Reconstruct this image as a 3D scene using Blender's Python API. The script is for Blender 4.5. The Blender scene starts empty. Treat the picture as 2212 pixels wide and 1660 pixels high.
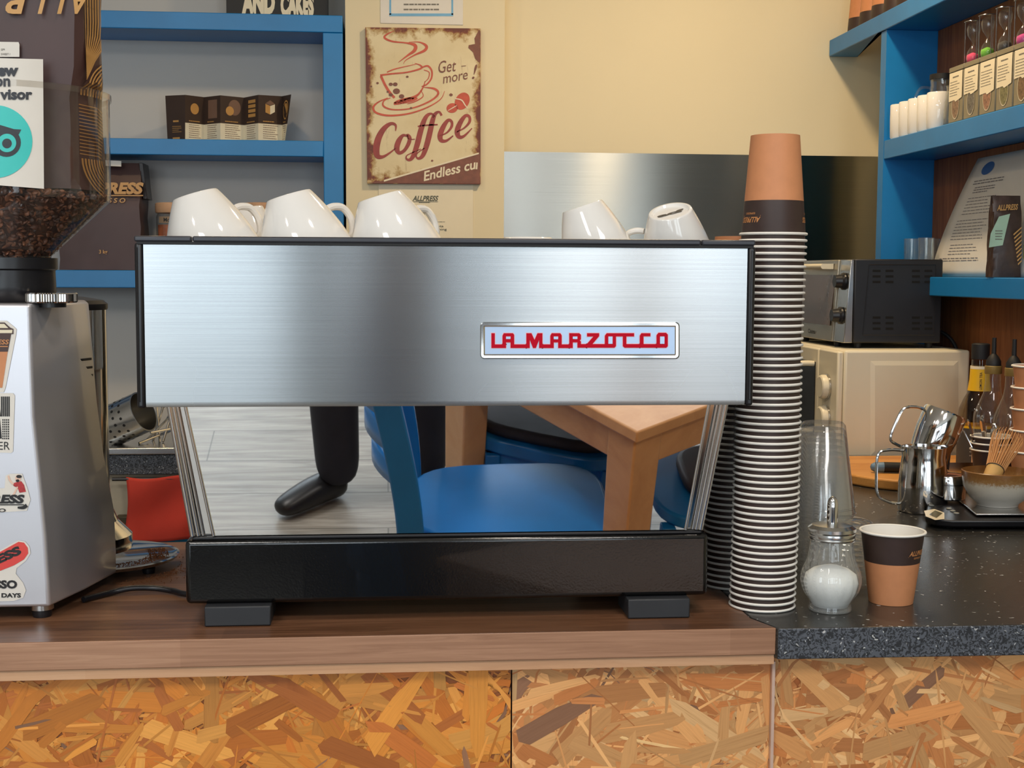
import bpy, math, random
from math import sin, cos, pi, atan, radians, sqrt
from mathutils import Matrix, Vector
random.seed(7)
SC = bpy.context.scene
COL = SC.collection

# ------------------------------------------------------------------ camera
F, W, H = 2900.0, 2212, 1660
YAW = atan((1106 - 837) / F)
PITCH = atan((830 - 590) / F * cos(YAW))
ROLL = 0.005
CAM = Vector((0, 0, 1.355))
RM = Matrix.Rotation(-YAW, 3, 'Z') @ Matrix.Rotation(pi / 2 - PITCH, 3, 'X') @ Matrix.Rotation(ROLL, 3, 'Z')
cd = bpy.data.cameras.new('camera')
cd.sensor_fit = 'HORIZONTAL'; cd.sensor_width = 36.0; cd.lens = F / W * 36.0
cd.clip_start = 0.02; cd.clip_end = 60
co = bpy.data.objects.new('camera', cd); COL.objects.link(co)
co.matrix_world = Matrix.Translation(CAM) @ RM.to_4x4()
SC.camera = co

def ray(x, y):
    return RM @ Vector(((x - W / 2) / F, -(y - H / 2) / F, -1.0))
def PY(x, y, Y):
    d = ray(x, y); return CAM + d * ((Y - CAM.y) / d.y)
def PZ(x, y, Z=0.95):
    d = ray(x, y); return CAM + d * ((Z - CAM.z) / d.z)
def PXp(x, y, X):
    d = ray(x, y); return CAM + d * ((X - CAM.x) / d.x)

# ------------------------------------------------------------------ view / world / lights
SC.view_settings.view_transform = 'Standard'
SC.view_settings.look = 'None'
SC.view_settings.exposure = 0.0
SC.view_settings.gamma = 1.0
SC.view_settings.use_curve_mapping = False
SC.cycles.max_bounces = 10
SC.cycles.diffuse_bounces = 4
SC.cycles.glossy_bounces = 5
SC.cycles.transparent_max_bounces = 48
SC.cycles.transmission_bounces = 8
SC.cycles.caustics_reflective = False
SC.cycles.caustics_refractive = False
SC.cycles.sample_clamp_indirect = 4.0
SC.cycles.use_denoising = True
wd = bpy.data.worlds.new('sky'); SC.world = wd; wd.use_nodes = True
wd.node_tree.nodes['Background'].inputs[0].default_value = (0.75, 0.87, 1.0, 1)
wd.node_tree.nodes['Background'].inputs[1].default_value = 1.0

def area(name, loc, rot, sx, sy, power, col):
    l = bpy.data.lights.new(name, 'AREA'); l.shape = 'RECTANGLE'; l.size = sx; l.size_y = sy
    l.energy = power; l.color = col
    o = bpy.data.objects.new(name, l); COL.objects.link(o); o.location = loc; o.rotation_euler = rot
    return o
def disk(name, loc, size, power, col, spread=170):
    l = bpy.data.lights.new(name, 'AREA'); l.shape = 'DISK'; l.size = size; l.energy = power; l.color = col
    l.spread = radians(spread)
    o = bpy.data.objects.new(name, l); COL.objects.link(o); o.location = loc
    return o
# daylight of the shop windows (outside the panes)
DAY = (0.86, 0.94, 1.0)
WIN = [(-2.9, -1.75, 24), (-1.6, -0.42, 28), (-0.28, -0.02, 4), (0.22, 1.15, 17), (1.25, 2.05, 16)]
for i, (a, b, pw) in enumerate(WIN):
    area('window_daylight', ((a + b) / 2, -3.3, 1.62), (radians(90), 0, 0), b - a - 0.04, 1.9, pw, DAY)
# warm ceiling spots of the work area
WARM = (1.0, 0.74, 0.44)
LAMPS = [(0.76, 2.62, 2.55, 14), (-0.55, 2.55, 2.55, 4.5), (0.35, 0.9, 2.55, 5), (-1.2, 0.6, 2.55, 5)]
for x_ in (-0.95, 0.75):
    area('added_fill_light', (x_, -0.35, 2.64), (0, 0, 0), 0.5, 0.9, 22, (1.0, 0.95, 0.9))  # added fill without a fixture, brightens the counter front and the chairs
for x, y, z, p in LAMPS:
    disk('ceiling_spot_light', (x, y, z), 0.14, p, WARM if y > 2 else (1.0, 0.88, 0.74))

# ------------------------------------------------------------------ materials
def lin(c):
    def f(u):
        u /= 255.0
        return u / 12.92 if u <= 0.04045 else ((u + 0.055) / 1.055) ** 2.4
    return (f(c[0]), f(c[1]), f(c[2]), 1.0)
class NT:
    def __init__(s, name):
        s.m = bpy.data.materials.new(name); s.m.use_nodes = True
        s.t = s.m.node_tree; s.n = s.t.nodes; s.b = s.n['Principled BSDF']; s.out = s.n['Material Output']
    def add(s, typ, **kw):
        n = s.n.new(typ)
        for k, v in kw.items():
            if isinstance(k, str) and hasattr(n, k): setattr(n, k, v)
        return n
    def link(s, a, b): s.t.links.new(a, b)
    def coord(s, scale=(1, 1, 1), rot=(0, 0, 0), kind='Object'):
        tc = s.n.new('ShaderNodeTexCoord'); mp = s.n.new('ShaderNodeMapping')
        mp.inputs['Scale'].default_value = scale; mp.inputs['Rotation'].default_value = rot
        s.link(tc.outputs[kind], mp.inputs[0]); return mp.outputs[0]
    def noise(s, vec, scale=5, detail=4, rough=0.5, dist=0.0):
        n = s.n.new('ShaderNodeTexNoise'); n.inputs['Scale'].default_value = scale
        n.inputs['Detail'].default_value = detail; n.inputs['Roughness'].default_value = rough
        n.inputs['Distortion'].default_value = dist
        s.link(vec, n.inputs['Vector']); return n.outputs['Fac']
    def ramp(s, fac, stops, interp='LINEAR'):
        r = s.n.new('ShaderNodeValToRGB'); r.color_ramp.interpolation = interp
        e = r.color_ramp.elements
        while len(e) < len(stops): e.new(0.5)
        for k, (p, c) in enumerate(stops):
            e[k].position = p; e[k].color = c if len(c) == 4 else lin(c)
        s.link(fac, r.inputs[0]); return r.outputs[0]
    def mix(s, fac, a, b, mode='MIX'):
        n = s.n.new('ShaderNodeMix'); n.data_type = 'RGBA'; n.blend_type = mode
        for sock, v in ((0, fac), (6, a), (7, b)):
            if hasattr(v, 'is_linked'): s.link(v, n.inputs[sock])
            elif sock == 0: n.inputs[0].default_value = v
            else: n.inputs[sock].default_value = v if len(v) == 4 else lin(v)
        return n.outputs[2]
    def math(s, op, a, b=0.0):
        n = s.n.new('ShaderNodeMath'); n.operation = op
        for i, v in ((0, a), (1, b)):
            if hasattr(v, 'is_linked'): s.link(v, n.inputs[i])
            else: n.inputs[i].default_value = v
        return n.outputs[0]
    def bump(s, h, strength=0.2, dist=0.001):
        b = s.n.new('ShaderNodeBump'); b.inputs['Strength'].default_value = strength
        b.inputs['Distance'].default_value = dist
        s.link(h, b.inputs['Height']); s.link(b.outputs[0], s.b.inputs['Normal'])
    def base(s, c):
        if hasattr(c, 'is_linked'): s.link(c, s.b.inputs['Base Color'])
        else: s.b.inputs['Base Color'].default_value = c if len(c) == 4 else lin(c)
    def set(s, rough=0.5, metal=0.0, spec=0.5, coat=0.0):
        s.b.inputs['Roughness'].default_value = rough; s.b.inputs['Metallic'].default_value = metal
        s.b.inputs['Specular IOR Level'].default_value = spec; s.b.inputs['Coat Weight'].default_value = coat
MT = {}
def plain(name, c, rough=0.5, metal=0.0, var=0.06, scale=30, spec=0.5, coat=0.0, bump=0.0):
    if name in MT: return MT[name]
    t = NT(name); t.set(rough, metal, spec, coat)
    v = t.coord(); f = t.noise(v, scale, 4)
    c1 = lin(c) if max(c) > 1 else (*c, 1)
    lo = tuple(max(0, q * (1 - var)) for q in c1[:3]) + (1,); hi = tuple(min(1, q * (1 + var)) for q in c1[:3]) + (1,)
    t.base(t.ramp(f, [(0.3, lo), (0.7, hi)]))
    if bump: t.bump(f, bump)
    MT[name] = t.m; return t.m
def clear(name, tint=(1, 1, 1), rough=0.03, dens=0.0, milky=0.0, ior=1.45):
    if name in MT: return MT[name]
    t = NT(name); t.n.remove(t.b)
    tr = t.add('ShaderNodeBsdfTransparent'); tr.inputs[0].default_value = (*tint, 1)
    gl = t.add('ShaderNodeBsdfGlossy'); gl.inputs['Roughness'].default_value = rough
    fr = t.add('ShaderNodeLayerWeight'); fr.inputs[0].default_value = 0.5
    v = t.coord(); nz = t.noise(v, 60, 2)
    f2 = t.math('ADD', t.math('MULTIPLY', t.math('POWER', fr.outputs['Facing'], 2.6), 0.6), t.math('MULTIPLY', nz, 0.05 + dens))
    mx = t.add('ShaderNodeMixShader'); t.link(f2, mx.inputs[0]); t.link(tr.outputs[0], mx.inputs[1]); t.link(gl.outputs[0], mx.inputs[2])
    last = mx.outputs[0]
    if milky:
        df = t.add('ShaderNodeBsdfDiffuse'); df.inputs[0].default_value = (0.9, 0.92, 0.92, 1)
        m2 = t.add('ShaderNodeMixShader'); m2.inputs[0].default_value = milky
        t.link(last, m2.inputs[1]); t.link(df.outputs[0], m2.inputs[2]); last = m2.outputs[0]
    t.link(last, t.out.inputs[0]); MT[name] = t.m; return t.m
def steel_brushed(name, c=(0.42, 0.445, 0.46), rough=0.27, aniso=1.0, tangent=(0, 0, 1), stretch=(3, 3, 900)):
    t = NT(name); t.set(rough, 1.0); t.b.inputs['Anisotropic'].default_value = aniso
    cx = t.add('ShaderNodeCombineXYZ')
    for i in range(3): cx.inputs[i].default_value = tangent[i]
    t.link(cx.outputs[0], t.b.inputs['Tangent'])
    v = t.coord(scale=stretch); f = t.noise(v, 1.0, 5, 0.6)
    hi = tuple(min(1, q * 1.05) for q in c) + (1,); lo = tuple(q * 0.93 for q in c) + (1,)
    t.base(t.ramp(f, [(0.35, lo), (0.65, hi)]))
    v2 = t.coord(scale=(1, 1, 1)); g = t.noise(v2, 3, 2)
    t.link(t.math('ADD', t.math('MULTIPLY', g, 0.06), rough - 0.03), t.b.inputs['Roughness'])
    MT[name] = t.m; return t.m

M_wall = plain('wall_cream_paint', (226, 214, 182), 0.85, var=0.02, scale=3)
M_wallw = plain('wall_white_paint', (198, 196, 192), 0.85, var=0.02, scale=3)
M_ceil = plain('ceiling_paint', (235, 232, 225), 0.9, var=0.01)
M_blue = plain('blue_gloss_paint', (24, 122, 190), 0.38, var=0.07, scale=9, bump=0.05)
M_blue2 = plain('blue_chair_paint', (22, 118, 196), 0.33, var=0.08, scale=9)
M_steel = steel_brushed('brushed_steel')
M_splash = steel_brushed('splashback_steel', (0.30, 0.30, 0.275), 0.24, 1.0)
M_chrome = plain('chrome', (0.74, 0.73, 0.72), 0.09, 1.0, var=0.01)
M_mirror = plain('polished_steel_mirror', (0.88, 0.88, 0.88), 0.012, 1.0, var=0.005)
M_satin = plain('satin_steel', (0.60, 0.60, 0.59), 0.22, 1.0, var=0.05, scale=60)
M_dblack = plain('black_plastic', (24, 24, 28), 0.35, var=0.1)
M_mblack = plain('matt_black', (20, 20, 22), 0.6, var=0.1)
M_foot = plain('black_rubber_foot', (38, 40, 44), 0.5, var=0.1)
M_white = plain('white_porcelain', (232, 230, 226), 0.07, var=0.01, coat=0.4)
M_wrim = plain('white_paper', (238, 235, 228), 0.5, var=0.02)
M_kraft = plain('kraft_brown_card', (204, 138, 94), 0.6, var=0.04, scale=80)
M_cupblk = plain('dark_brown_card', (58, 42, 38), 0.5, var=0.08, scale=80)
M_copper = plain('copper_print', (206, 140, 84), 0.5, var=0.05)
M_gold = plain('gold_print', (196, 148, 84), 0.45, var=0.05)
M_bag = plain('brown_foil_bag', (70, 45, 42), 0.45, var=0.18, scale=7, bump=0.5)
M_bagd = plain('dark_bag_side', (34, 22, 20), 0.35, var=0.2, scale=20)
M_paper = plain('notice_paper', (226, 222, 214), 0.7, var=0.02)
M_paperc = plain('cream_paper', (232, 222, 196), 0.7, var=0.02)
M_ink = plain('black_ink', (38, 38, 40), 0.6, var=0.03)
M_grey = plain('grey_ink', (120, 116, 108), 0.7, var=0.03)
M_red = plain('red_print', (188, 2, 36), 0.65, var=0.02, spec=.15)
M_pinkline = plain('pink_outline', (240, 196, 208), 0.5, var=0.02)
M_clear = clear('clear_plastic', (0.992, 0.994, 0.994), 0.06, 0.07, 0.035)
M_clear2 = clear('clear_cup_plastic', (0.992, 0.994, 0.99), 0.06, 0.06, 0.03)
M_glass = clear('clear_glass', (0.95, 0.97, 0.965), 0.03, 0.08, 0.02)
M_pane = clear('window_glass', (0.97, 0.98, 0.98), 0.0)

def wood(name, cols, stave=(0.5, 0.045), grain=(6, 90, 90), rough=0.35, dark=0.6):
    t = NT(name); t.set(rough)
    v = t.coord()
    br = t.add('ShaderNodeTexBrick'); br.offset = 0.37; br.inputs['Scale'].default_value = 1.0
    br.inputs['Mortar Size'].default_value = 0.0; br.inputs['Brick Width'].default_value = stave[0]
    br.inputs['Row Height'].default_value = stave[1]; br.inputs['Color1'].default_value = (0, 0, 0, 1)
    br.inputs['Color2'].default_value = (1, 1, 1, 1); br.inputs['Bias'].default_value = 0.0
    t.link(v, br.inputs['Vector'])
    g = t.noise(t.coord(scale=grain), 1.0, 8, 0.65, 1.2)
    g2 = t.noise(t.coord(scale=(grain[0] * 0.4, grain[1] * 0.15, grain[2] * 0.15)), 1.0, 3, 0.5, 0.5)
    f = t.math('ADD', t.math('MULTIPLY', br.outputs[0], 0.35), t.math('ADD', t.math('MULTIPLY', g, 0.75), t.math('MULTIPLY', g2, 0.35)))
    n = len(cols)
    t.base(t.ramp(t.math('MULTIPLY', f, 0.75), [(0.22 + 0.5 * i / (n - 1), c) for i, c in enumerate(cols)]))
    t.bump(g, 0.12, 0.0006)
    MT[name] = t.m; return t.m
M_walnut = wood('walnut_top_shaded', [(64, 40, 27), (98, 66, 46), (126, 88, 64), (152, 110, 82)], rough=0.3)  # shading of the worktop surface is put into these darker colours
M_walnut_lit = wood('walnut_edge_lit', [(112, 76, 54), (148, 108, 82), (172, 130, 102), (194, 154, 124)], stave=(0.62, 0.4), grain=(5, 60, 160), rough=0.45)  # paler copy of the same walnut for the brighter lit front edge
M_lip = wood('pale_wood_lip', [(176, 128, 94), (202, 156, 118), (212, 170, 134)], stave=(0.9, 0.4), rough=0.5)
M_beech = wood('pale_beech', [(176, 126, 86), (206, 158, 114), (222, 178, 134)], stave=(3, 3), grain=(8, 8, 8), rough=0.4)
M_board = wood('chopping_board_wood', [(176, 108, 44), (206, 140, 66), (222, 160, 86)], stave=(2, 0.05), grain=(8, 60, 60), rough=0.45)
M_planks = wood('dark_brown_boards', [(70, 38, 18), (118, 68, 34), (150, 94, 52), (180, 120, 70)], stave=(3, 3), grain=(60, 60, 4), rough=0.6)
M_bamboo = plain('bamboo', (206, 150, 96), 0.5, var=0.1)

def floor_mat():
    t = NT('grey_oak_laminate'); t.set(0.35)
    g = t.noise(t.coord(scale=(2.2, 26, 1)), 1.0, 8, 0.6, 1.5)
    br = t.add('ShaderNodeTexBrick'); br.offset = 0.4; br.inputs['Scale'].default_value = 1
    br.inputs['Mortar Size'].default_value = 0.002; br.inputs['Brick Width'].default_value = 1.3
    br.inputs['Row Height'].default_value = 0.19; br.inputs['Color1'].default_value = (0.9, 0.9, 0.9, 1)
    br.inputs['Color2'].default_value = (1, 1, 1, 1); br.inputs['Mortar'].default_value = (0.4, 0.4, 0.4, 1)
    t.link(t.coord(), br.inputs['Vector'])
    c = t.ramp(g, [(0.25, (112, 106, 98)), (0.5, (160, 155, 146)), (0.75, (196, 192, 184))])
    t.base(t.mix(1.0, c, br.outputs[0], 'MULTIPLY')); MT['floor'] = t.m; return t.m
M_floor = floor_mat()

def stone_mat(name, c0, c1, rough, sc, wh=.99):
    t = NT(name); t.set(rough)
    vo = t.add('ShaderNodeTexVoronoi'); vo.inputs['Scale'].default_value = sc
    nz = t.add('ShaderNodeTexNoise'); nz.inputs['Scale'].default_value = 60
    t.link(t.coord(), nz.inputs['Vector'])
    vm = t.add('ShaderNodeVectorMath'); vm.operation = 'MULTIPLY_ADD'
    t.link(nz.outputs['Color'], vm.inputs[0]); vm.inputs[1].default_value = (0.02, 0.02, 0.02); t.link(t.coord(), vm.inputs[2])
    t.link(vm.outputs[0], vo.inputs['Vector'])
    sp = t.add('ShaderNodeSeparateColor'); t.link(vo.outputs['Color'], sp.inputs[0])
    c = t.ramp(sp.outputs[0], [(0.0, c0), (0.42, c0), (0.5, c1), (wh - .004, c1), (wh, (190, 192, 192))])
    t.base(c); MT[name] = t.m; return t.m
M_stone = stone_mat('black_stone_top', (44, 43, 42), (54, 53, 51), 0.27, 420, .9965)
M_stonee = stone_mat('speckled_stone_edge', (34, 37, 42), (84, 89, 98), 0.5, 560, .988)

def enamel_mat():
    t = NT('black_textured_enamel'); t.set(0.16, 0, 0.5, 0.3)
    t.base((8, 8, 9)); f = t.noise(t.coord(), 420, 2, 0.5); t.bump(f, 0.10, 0.0012); return t.m
M_enamel = enamel_mat()

def strand_mat():
    t = NT('osb_strands'); t.set(0.42)
    at = t.add('ShaderNodeAttribute'); at.attribute_name = 'Col'
    uv = t.add('ShaderNodeUVMap'); uv.uv_map = 'UVMap'
    mp = t.add('ShaderNodeMapping'); mp.inputs['Scale'].default_value = (14, 420, 1); t.link(uv.outputs[0], mp.inputs[0])
    g = t.noise(mp.outputs[0], 1.0, 5, 0.65, 0.6)
    c = t.ramp(g, [(0.25, (0.70, 0.60, 0.50, 1)), (0.42, (0.93, 0.91, 0.89, 1)), (0.8, (1.08, 1.07, 1.06, 1))])
    t.base(t.mix(1.0, at.outputs['Color'], c, 'MULTIPLY')); t.bump(g, 0.15, 0.0006); return t.m
M_strand = strand_mat()
M_osbbase = plain('osb_glue_base', (150, 84, 38), 0.6, var=0.4, scale=40)

# ------------------------------------------------------------------ mesh helpers
class MB:
    def __init__(s, org=(0, 0, 0)):
        s.v = []; s.f = []; s.m = []; s.org = Vector(org)
    def add(s, vs, fs, mi=0):
        k = len(s.v); s.v += [Vector(v) for v in vs]; s.f += [tuple(i + k for i in f) for f in fs]; s.m += [mi] * len(fs); return s
    def box(s, x0, x1, y0, y1, z0, z1, mi=0, M=None):
        vs = [Vector((x, y, z)) for x in (x0, x1) for y in (y0, y1) for z in (z0, z1)]
        if M is not None: vs = [M @ v for v in vs]
        return s.add(vs, [(0, 1, 3, 2), (4, 6, 7, 5), (0, 4, 5, 1), (2, 3, 7, 6), (0, 2, 6, 4), (1, 5, 7, 3)], mi)
    def hexa(s, b, t, mi=0):
        n = len(b)
        fs = [tuple(reversed(range(n))), tuple(range(n, 2 * n))] + [(i, (i + 1) % n, n + (i + 1) % n, n + i) for i in range(n)]
        return s.add(list(b) + list(t), fs, mi)
    def prism(s, poly, z0, z1, mi=0, M=None):
        b = [Vector((p[0], p[1], z0)) for p in poly]; t = [Vector((p[0], p[1], z1)) for p in poly]
        if M is not None: b = [M @ v for v in b]; t = [M @ v for v in t]
        return s.hexa(b, t, mi)
    def lathe(s, prof, c=(0, 0, 0), n=32, M=None, mi=0, mis=None, flute=None, cap=(True, True)):
        vs = []; fs = []; ms = []
        for j, (r, z) in enumerate(prof):
            for i in range(n):
                a = 2 * pi * i / n; rr = r * (flute(a, z) if flute else 1)
                p = Vector((rr * cos(a), rr * sin(a), z))
                if M is not None: p = M @ p
                vs.append(p + Vector(c))
        for j in range(len(prof) - 1):
            for i in range(n):
                k = (i + 1) % n
                fs.append((j * n + i, j * n + k, (j + 1) * n + k, (j + 1) * n + i)); ms.append(mis[j] if mis else mi)
        if cap[0]: fs.append(tuple(reversed(range(n)))); ms.append(mis[0] if mis else mi)
        if cap[1]: fs.append(tuple(range((len(prof) - 1) * n, len(prof) * n))); ms.append(mis[-1] if mis else mi)
        k = len(s.v); s.v += vs; s.f += [tuple(i + k for i in f) for f in fs]; s.m += ms; return s
    def tube(s, pts, r, n=10, mi=0, closed=False):
        pts = [Vector(p) for p in pts]; N = len(pts); vs = []; fs = []
        up = None
        for i, p in enumerate(pts):
            if closed: d = pts[(i + 1) % N] - pts[i - 1]
            else: d = pts[min(i + 1, N - 1)] - pts[max(i - 1, 0)]
            d.normalize()
            if up is None:
                up = Vector((0, 0, 1)) if abs(d.z) < 0.9 else Vector((0, 1, 0))
            a = d.cross(up); a.normalize(); up = a.cross(d); up.normalize()
            rr = r[i] if isinstance(r, (list, tuple)) else r
            for k in range(n):
                t = 2 * pi * k / n; vs.append(p + a * (rr * cos(t)) + up * (rr * sin(t)))
        L = N if closed else N - 1
        for i in range(L):
            j = (i + 1) % N
            for k in range(n):
                q = (k + 1) % n; fs.append((i * n + k, i * n + q, j * n + q, j * n + k))
        if not closed: fs += [tuple(reversed(range(n))), tuple(range((N - 1) * n, N * n))]
        return s.add(vs, fs, mi)
    def sphere(s, c, r, n=16, mi=0, M=None):
        if not isinstance(r, (list, tuple)): r = (r, r, r)
        m = n // 2; prof = [(max(1e-5, sin(pi * j / m)), -cos(pi * j / m)) for j in range(m + 1)]
        A = Matrix.Diagonal((*r, 1)); A = (M.to_4x4() @ A) if M is not None else A
        return s.lathe(prof, c, n, A, mi, cap=(False, False))
    def grid(s, fn, nu, nv, mi=0, thick=None):
        vs = [Vector(fn(i / nu, j / nv)) for j in range(nv + 1) for i in range(nu + 1)]
        fs = [(j * (nu + 1) + i, j * (nu + 1) + i + 1, (j + 1) * (nu + 1) + i + 1, (j + 1) * (nu + 1) + i) for j in range(nv) for i in range(nu)]
        return s.add(vs, fs, mi)
    def poly(s, pts, fn, mi=0):
        s.add([fn(*p) for p in pts], [tuple(range(len(pts)))], mi); return s
    def build(s, name, mats, parent=None, sub=None, bevel=0, sharp=0.6, seg=2, solid=0, recalc=True):
        org = Vector(wl(parent)) if parent is not None else s.org
        me = bpy.data.meshes.new(name)
        me.from_pydata([tuple(v - org) for v in s.v], [], s.f)
        if not isinstance(mats, (list, tuple)): mats = [mats]
        for m in mats: me.materials.append(m)
        me.polygons.foreach_set('material_index', s.m)
        me.polygons.foreach_set('use_smooth', [True] * len(s.f))
        me.update()
        if recalc:
            import bmesh
            b = bmesh.new(); b.from_mesh(me); bmesh.ops.recalc_face_normals(b, faces=b.faces[:]); b.to_mesh(me); b.free()
        me.set_sharp_from_angle(angle=sharp)
        o = bpy.data.objects.new(name, me); COL.objects.link(o)
        if solid:
            md = o.modifiers.new('thickness', 'SOLIDIFY'); md.thickness = solid; md.offset = 0
        if bevel:
            md = o.modifiers.new('bevel', 'BEVEL'); md.width = bevel; md.segments = seg; md.limit_method = 'ANGLE'; md.angle_limit = 0.6
        if parent is not None: o.parent = parent; WLOC[o.name] = org
        else: o.location = org; WLOC[o.name] = org
        return o
WLOC = {}
def wl(o): return WLOC[o.name]
def thing(name, label, cat, loc=(0, 0, 0), group=None):
    o = bpy.data.objects.new(name, None); o.empty_display_size = 0.02; COL.objects.link(o); o.location = loc; WLOC[o.name] = Vector(loc)
    o['label'] = label; o['category'] = cat
    if group: o['group'] = group
    return o
def tag(o, label, cat, group=None, kind=None):
    o['label'] = label; o['category'] = cat
    if group: o['group'] = group
    if kind: o['kind'] = kind
    return o
def struct(o): o['kind'] = 'structure'; return o
def dup(root, loc=None, rot=None, label=None, group=None):
    r = root.copy(); COL.objects.link(r)
    if loc is not None: r.location = loc
    if rot is not None: r.rotation_euler = rot
    if label: r['label'] = label
    if group: r['group'] = group
    for ch in list(root.children):
        c = ch.copy(); COL.objects.link(c); c.parent = r
        for g in list(ch.children):
            d = g.copy(); COL.objects.link(d); d.parent = c
    return r

def smooth(pts, k=6):
    P = [Vector(p) for p in pts]; out = []
    for i in range(len(P) - 1):
        a = P[max(i - 1, 0)]; b = P[i]; c = P[i + 1]; d = P[min(i + 2, len(P) - 1)]
        for j in range(k):
            t = j / k
            out.append(0.5 * ((2 * b) + (c - a) * t + (2 * a - 5 * b + 4 * c - d) * t * t + (-a + 3 * b - 3 * c + d) * t ** 3))
    out.append(P[-1]); return out
def stroke(mb, pts, fn, mi=0, k=5, w=None):
    """pts: (x, y, width) in picture-of-the-print units, fn maps (x, y) to space."""
    q = smooth([(p[0], p[1], p[2] if len(p) > 2 else w) for p in pts], k)
    L = []; R = []
    for i, p in enumerate(q):
        a = q[max(0, i - 1)]; b = q[min(len(q) - 1, i + 1)]
        d = Vector((b.x - a.x, b.y - a.y)); d = d.normalized() if d.length > 1e-9 else Vector((1, 0))
        n = Vector((-d.y, d.x)) * max(p.z, 0.5) / 2
        L.append(fn(p.x + n.x, p.y + n.y)); R.append(fn(p.x - n.x, p.y - n.y))
    N = len(L); mb.add(L + R, [(i, i + 1, N + i + 1, N + i) for i in range(N - 1)], mi)
def ellipse(mb, cx, cy, rx, ry, fn, mi=0, n=28, rot=0.0, hole=0):
    pts = [(cx + rx * cos(a) * cos(rot) - ry * sin(a) * sin(rot), cy + rx * cos(a) * sin(rot) + ry * sin(a) * cos(rot)) for a in [2 * pi * i / n for i in range(n)]]
    if hole:
        pin = [(cx + (p[0] - cx) * hole, cy + (p[1] - cy) * hole) for p in pts]
        mb.add([fn(*p) for p in pts + pin], [(i, (i + 1) % n, n + (i + 1) % n, n + i) for i in range(n)], mi)
    else:
        K = 5; vs = [fn(cx, cy)]; fs = []
        for k in range(1, K + 1): vs += [fn(cx + (p[0] - cx) * k / K, cy + (p[1] - cy) * k / K) for p in pts]
        for i in range(n): fs.append((0, 1 + i, 1 + (i + 1) % n))
        for k in range(K - 1):
            for i in range(n): fs.append((1 + k * n + i, 1 + k * n + (i + 1) % n, 1 + (k + 1) * n + (i + 1) % n, 1 + (k + 1) * n + i))
        mb.add(vs, fs, mi)
_tc = {}
def glyphs(text, bold=0.0, space=1.0):
    key = (text, bold, space)
    if key in _tc: return _tc[key]
    cu = bpy.data.curves.new('lettering', 'FONT'); cu.body = text; cu.size = 1.0; cu.offset = bold; cu.space_character = space
    cu.resolution_u = 3
    ob = bpy.data.objects.new('lettering', cu); COL.objects.link(ob)
    bpy.context.view_layer.update()
    dg = bpy.context.evaluated_depsgraph_get()
    me = bpy.data.meshes.new_from_object(ob.evaluated_get(dg))
    vs = [(v.co.x, v.co.y) for v in me.vertices]; fs = [tuple(p.vertices) for p in me.polygons]
    bpy.data.objects.remove(ob); bpy.data.curves.remove(cu); bpy.data.meshes.remove(me)
    _tc[key] = (vs, fs); return vs, fs
def text(mb, s, x0, y0, w, h, fn, mi=0, shear=0.0, bold=0.02, rot=0.0, space=1.0, flip=1, sub=0):
    """lay the word in the box from (x0,y0)=left end of its baseline, w wide and h high (y down)."""
    vs, fs = glyphs(s, bold, space)
    xa = min(v[0] for v in vs); xb = max(v[0] for v in vs); yb = max(v[1] for v in vs); ya = min(v[1] for v in vs)
    kx = w / (xb - xa); ky = h / yb if yb > 0 else h
    out = []
    for (x, y) in vs:
        u = (x - xa) * kx + y * ky * shear; v = y * ky
        X = x0 + u * cos(rot) + v * sin(rot); Y = y0 + u * sin(rot) * 1 - v * cos(rot) * flip
        out.append(fn(X, Y))
    mb.add(out, fs, mi)
def lines(mb, x0, y0, x1, dy, n, fn, h=2, mi=0, rnd=0.35, seed=1):
    r = random.Random(seed)
    for i in range(n):
        y = y0 + dy * i; x = x0; xe = x1 - (x1 - x0) * rnd * r.random()
        while x < xe:
            w = (x1 - x0) * (0.05 + 0.1 * r.random()); b = min(x + w, xe)
            mb.poly([(x, y), (b, y), (b, y + h), (x, y + h)], fn, mi); x = b + (x1 - x0) * 0.02
def plane(Y, off=0.0004): return lambda x, y: PY(x, y, Y - off)
def rrect(x0, y0, x1, y1, r, n=5):
    out = []
    for cx, cy, a0 in ((x1 - r, y0 + r, -90), (x1 - r, y1 - r, 0), (x0 + r, y1 - r, 90), (x0 + r, y0 + r, 180)):
        for i in range(n + 1):
            a = radians(a0 + 90 * i / n); out.append((cx + r * cos(a), cy + r * sin(a)))
    return out

# ================================================================== THE SETTING
ZC = 0.95                                   # counter height
struct(MB().box(-3.1, 3.6, -3.4, 3.8, -0.05, 0.0).build('floor', M_floor))
struct(MB().box(-3.1, 3.6, -3.4, 3.8, 2.7, 2.75).build('ceiling', M_ceil))
XC0, XC1 = -0.104, 0.297                    # the column
struct(MB().box(-3.1, XC0, 3.62, 3.8, 0, 2.7).build('wall_back', M_wallw))
struct(MB().box(XC0, XC1, 3.45, 3.8, 0, 2.7).build('wall_column', M_wall))
struct(MB().box(XC1, 3.6, 3.50, 3.8, 0, 2.7).build('wall_back_kitchen', M_wall))
struct(MB().box(1.302, 1.42, 2.02, 3.50, 0, 2.7).build('wall_right', M_wall))
struct(MB().box(1.42, 3.6, 2.02, 2.1, 0, 2.7).build('wall_right_return', M_wall))
struct(MB().box(-3.2, -3.1, -3.4, 3.8, 0, 2.7).build('wall_left', M_wallw))
struct(MB().box(3.6, 3.7, -3.4, 2.1, 0, 2.7).build('wall_side', M_wall))
fw = MB().box(-3.1, 3.6, -3.3, -3.15, 0, 0.62).box(-3.1, 3.6, -3.3, -3.15, 2.58, 2.7)
xs = [-3.1] + [v for w in WIN for v in w[:2]] + [3.6]
for i in range(0, len(xs), 2): fw.box(xs[i], xs[i + 1], -3.3, -3.15, 0.62, 2.58)
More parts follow.
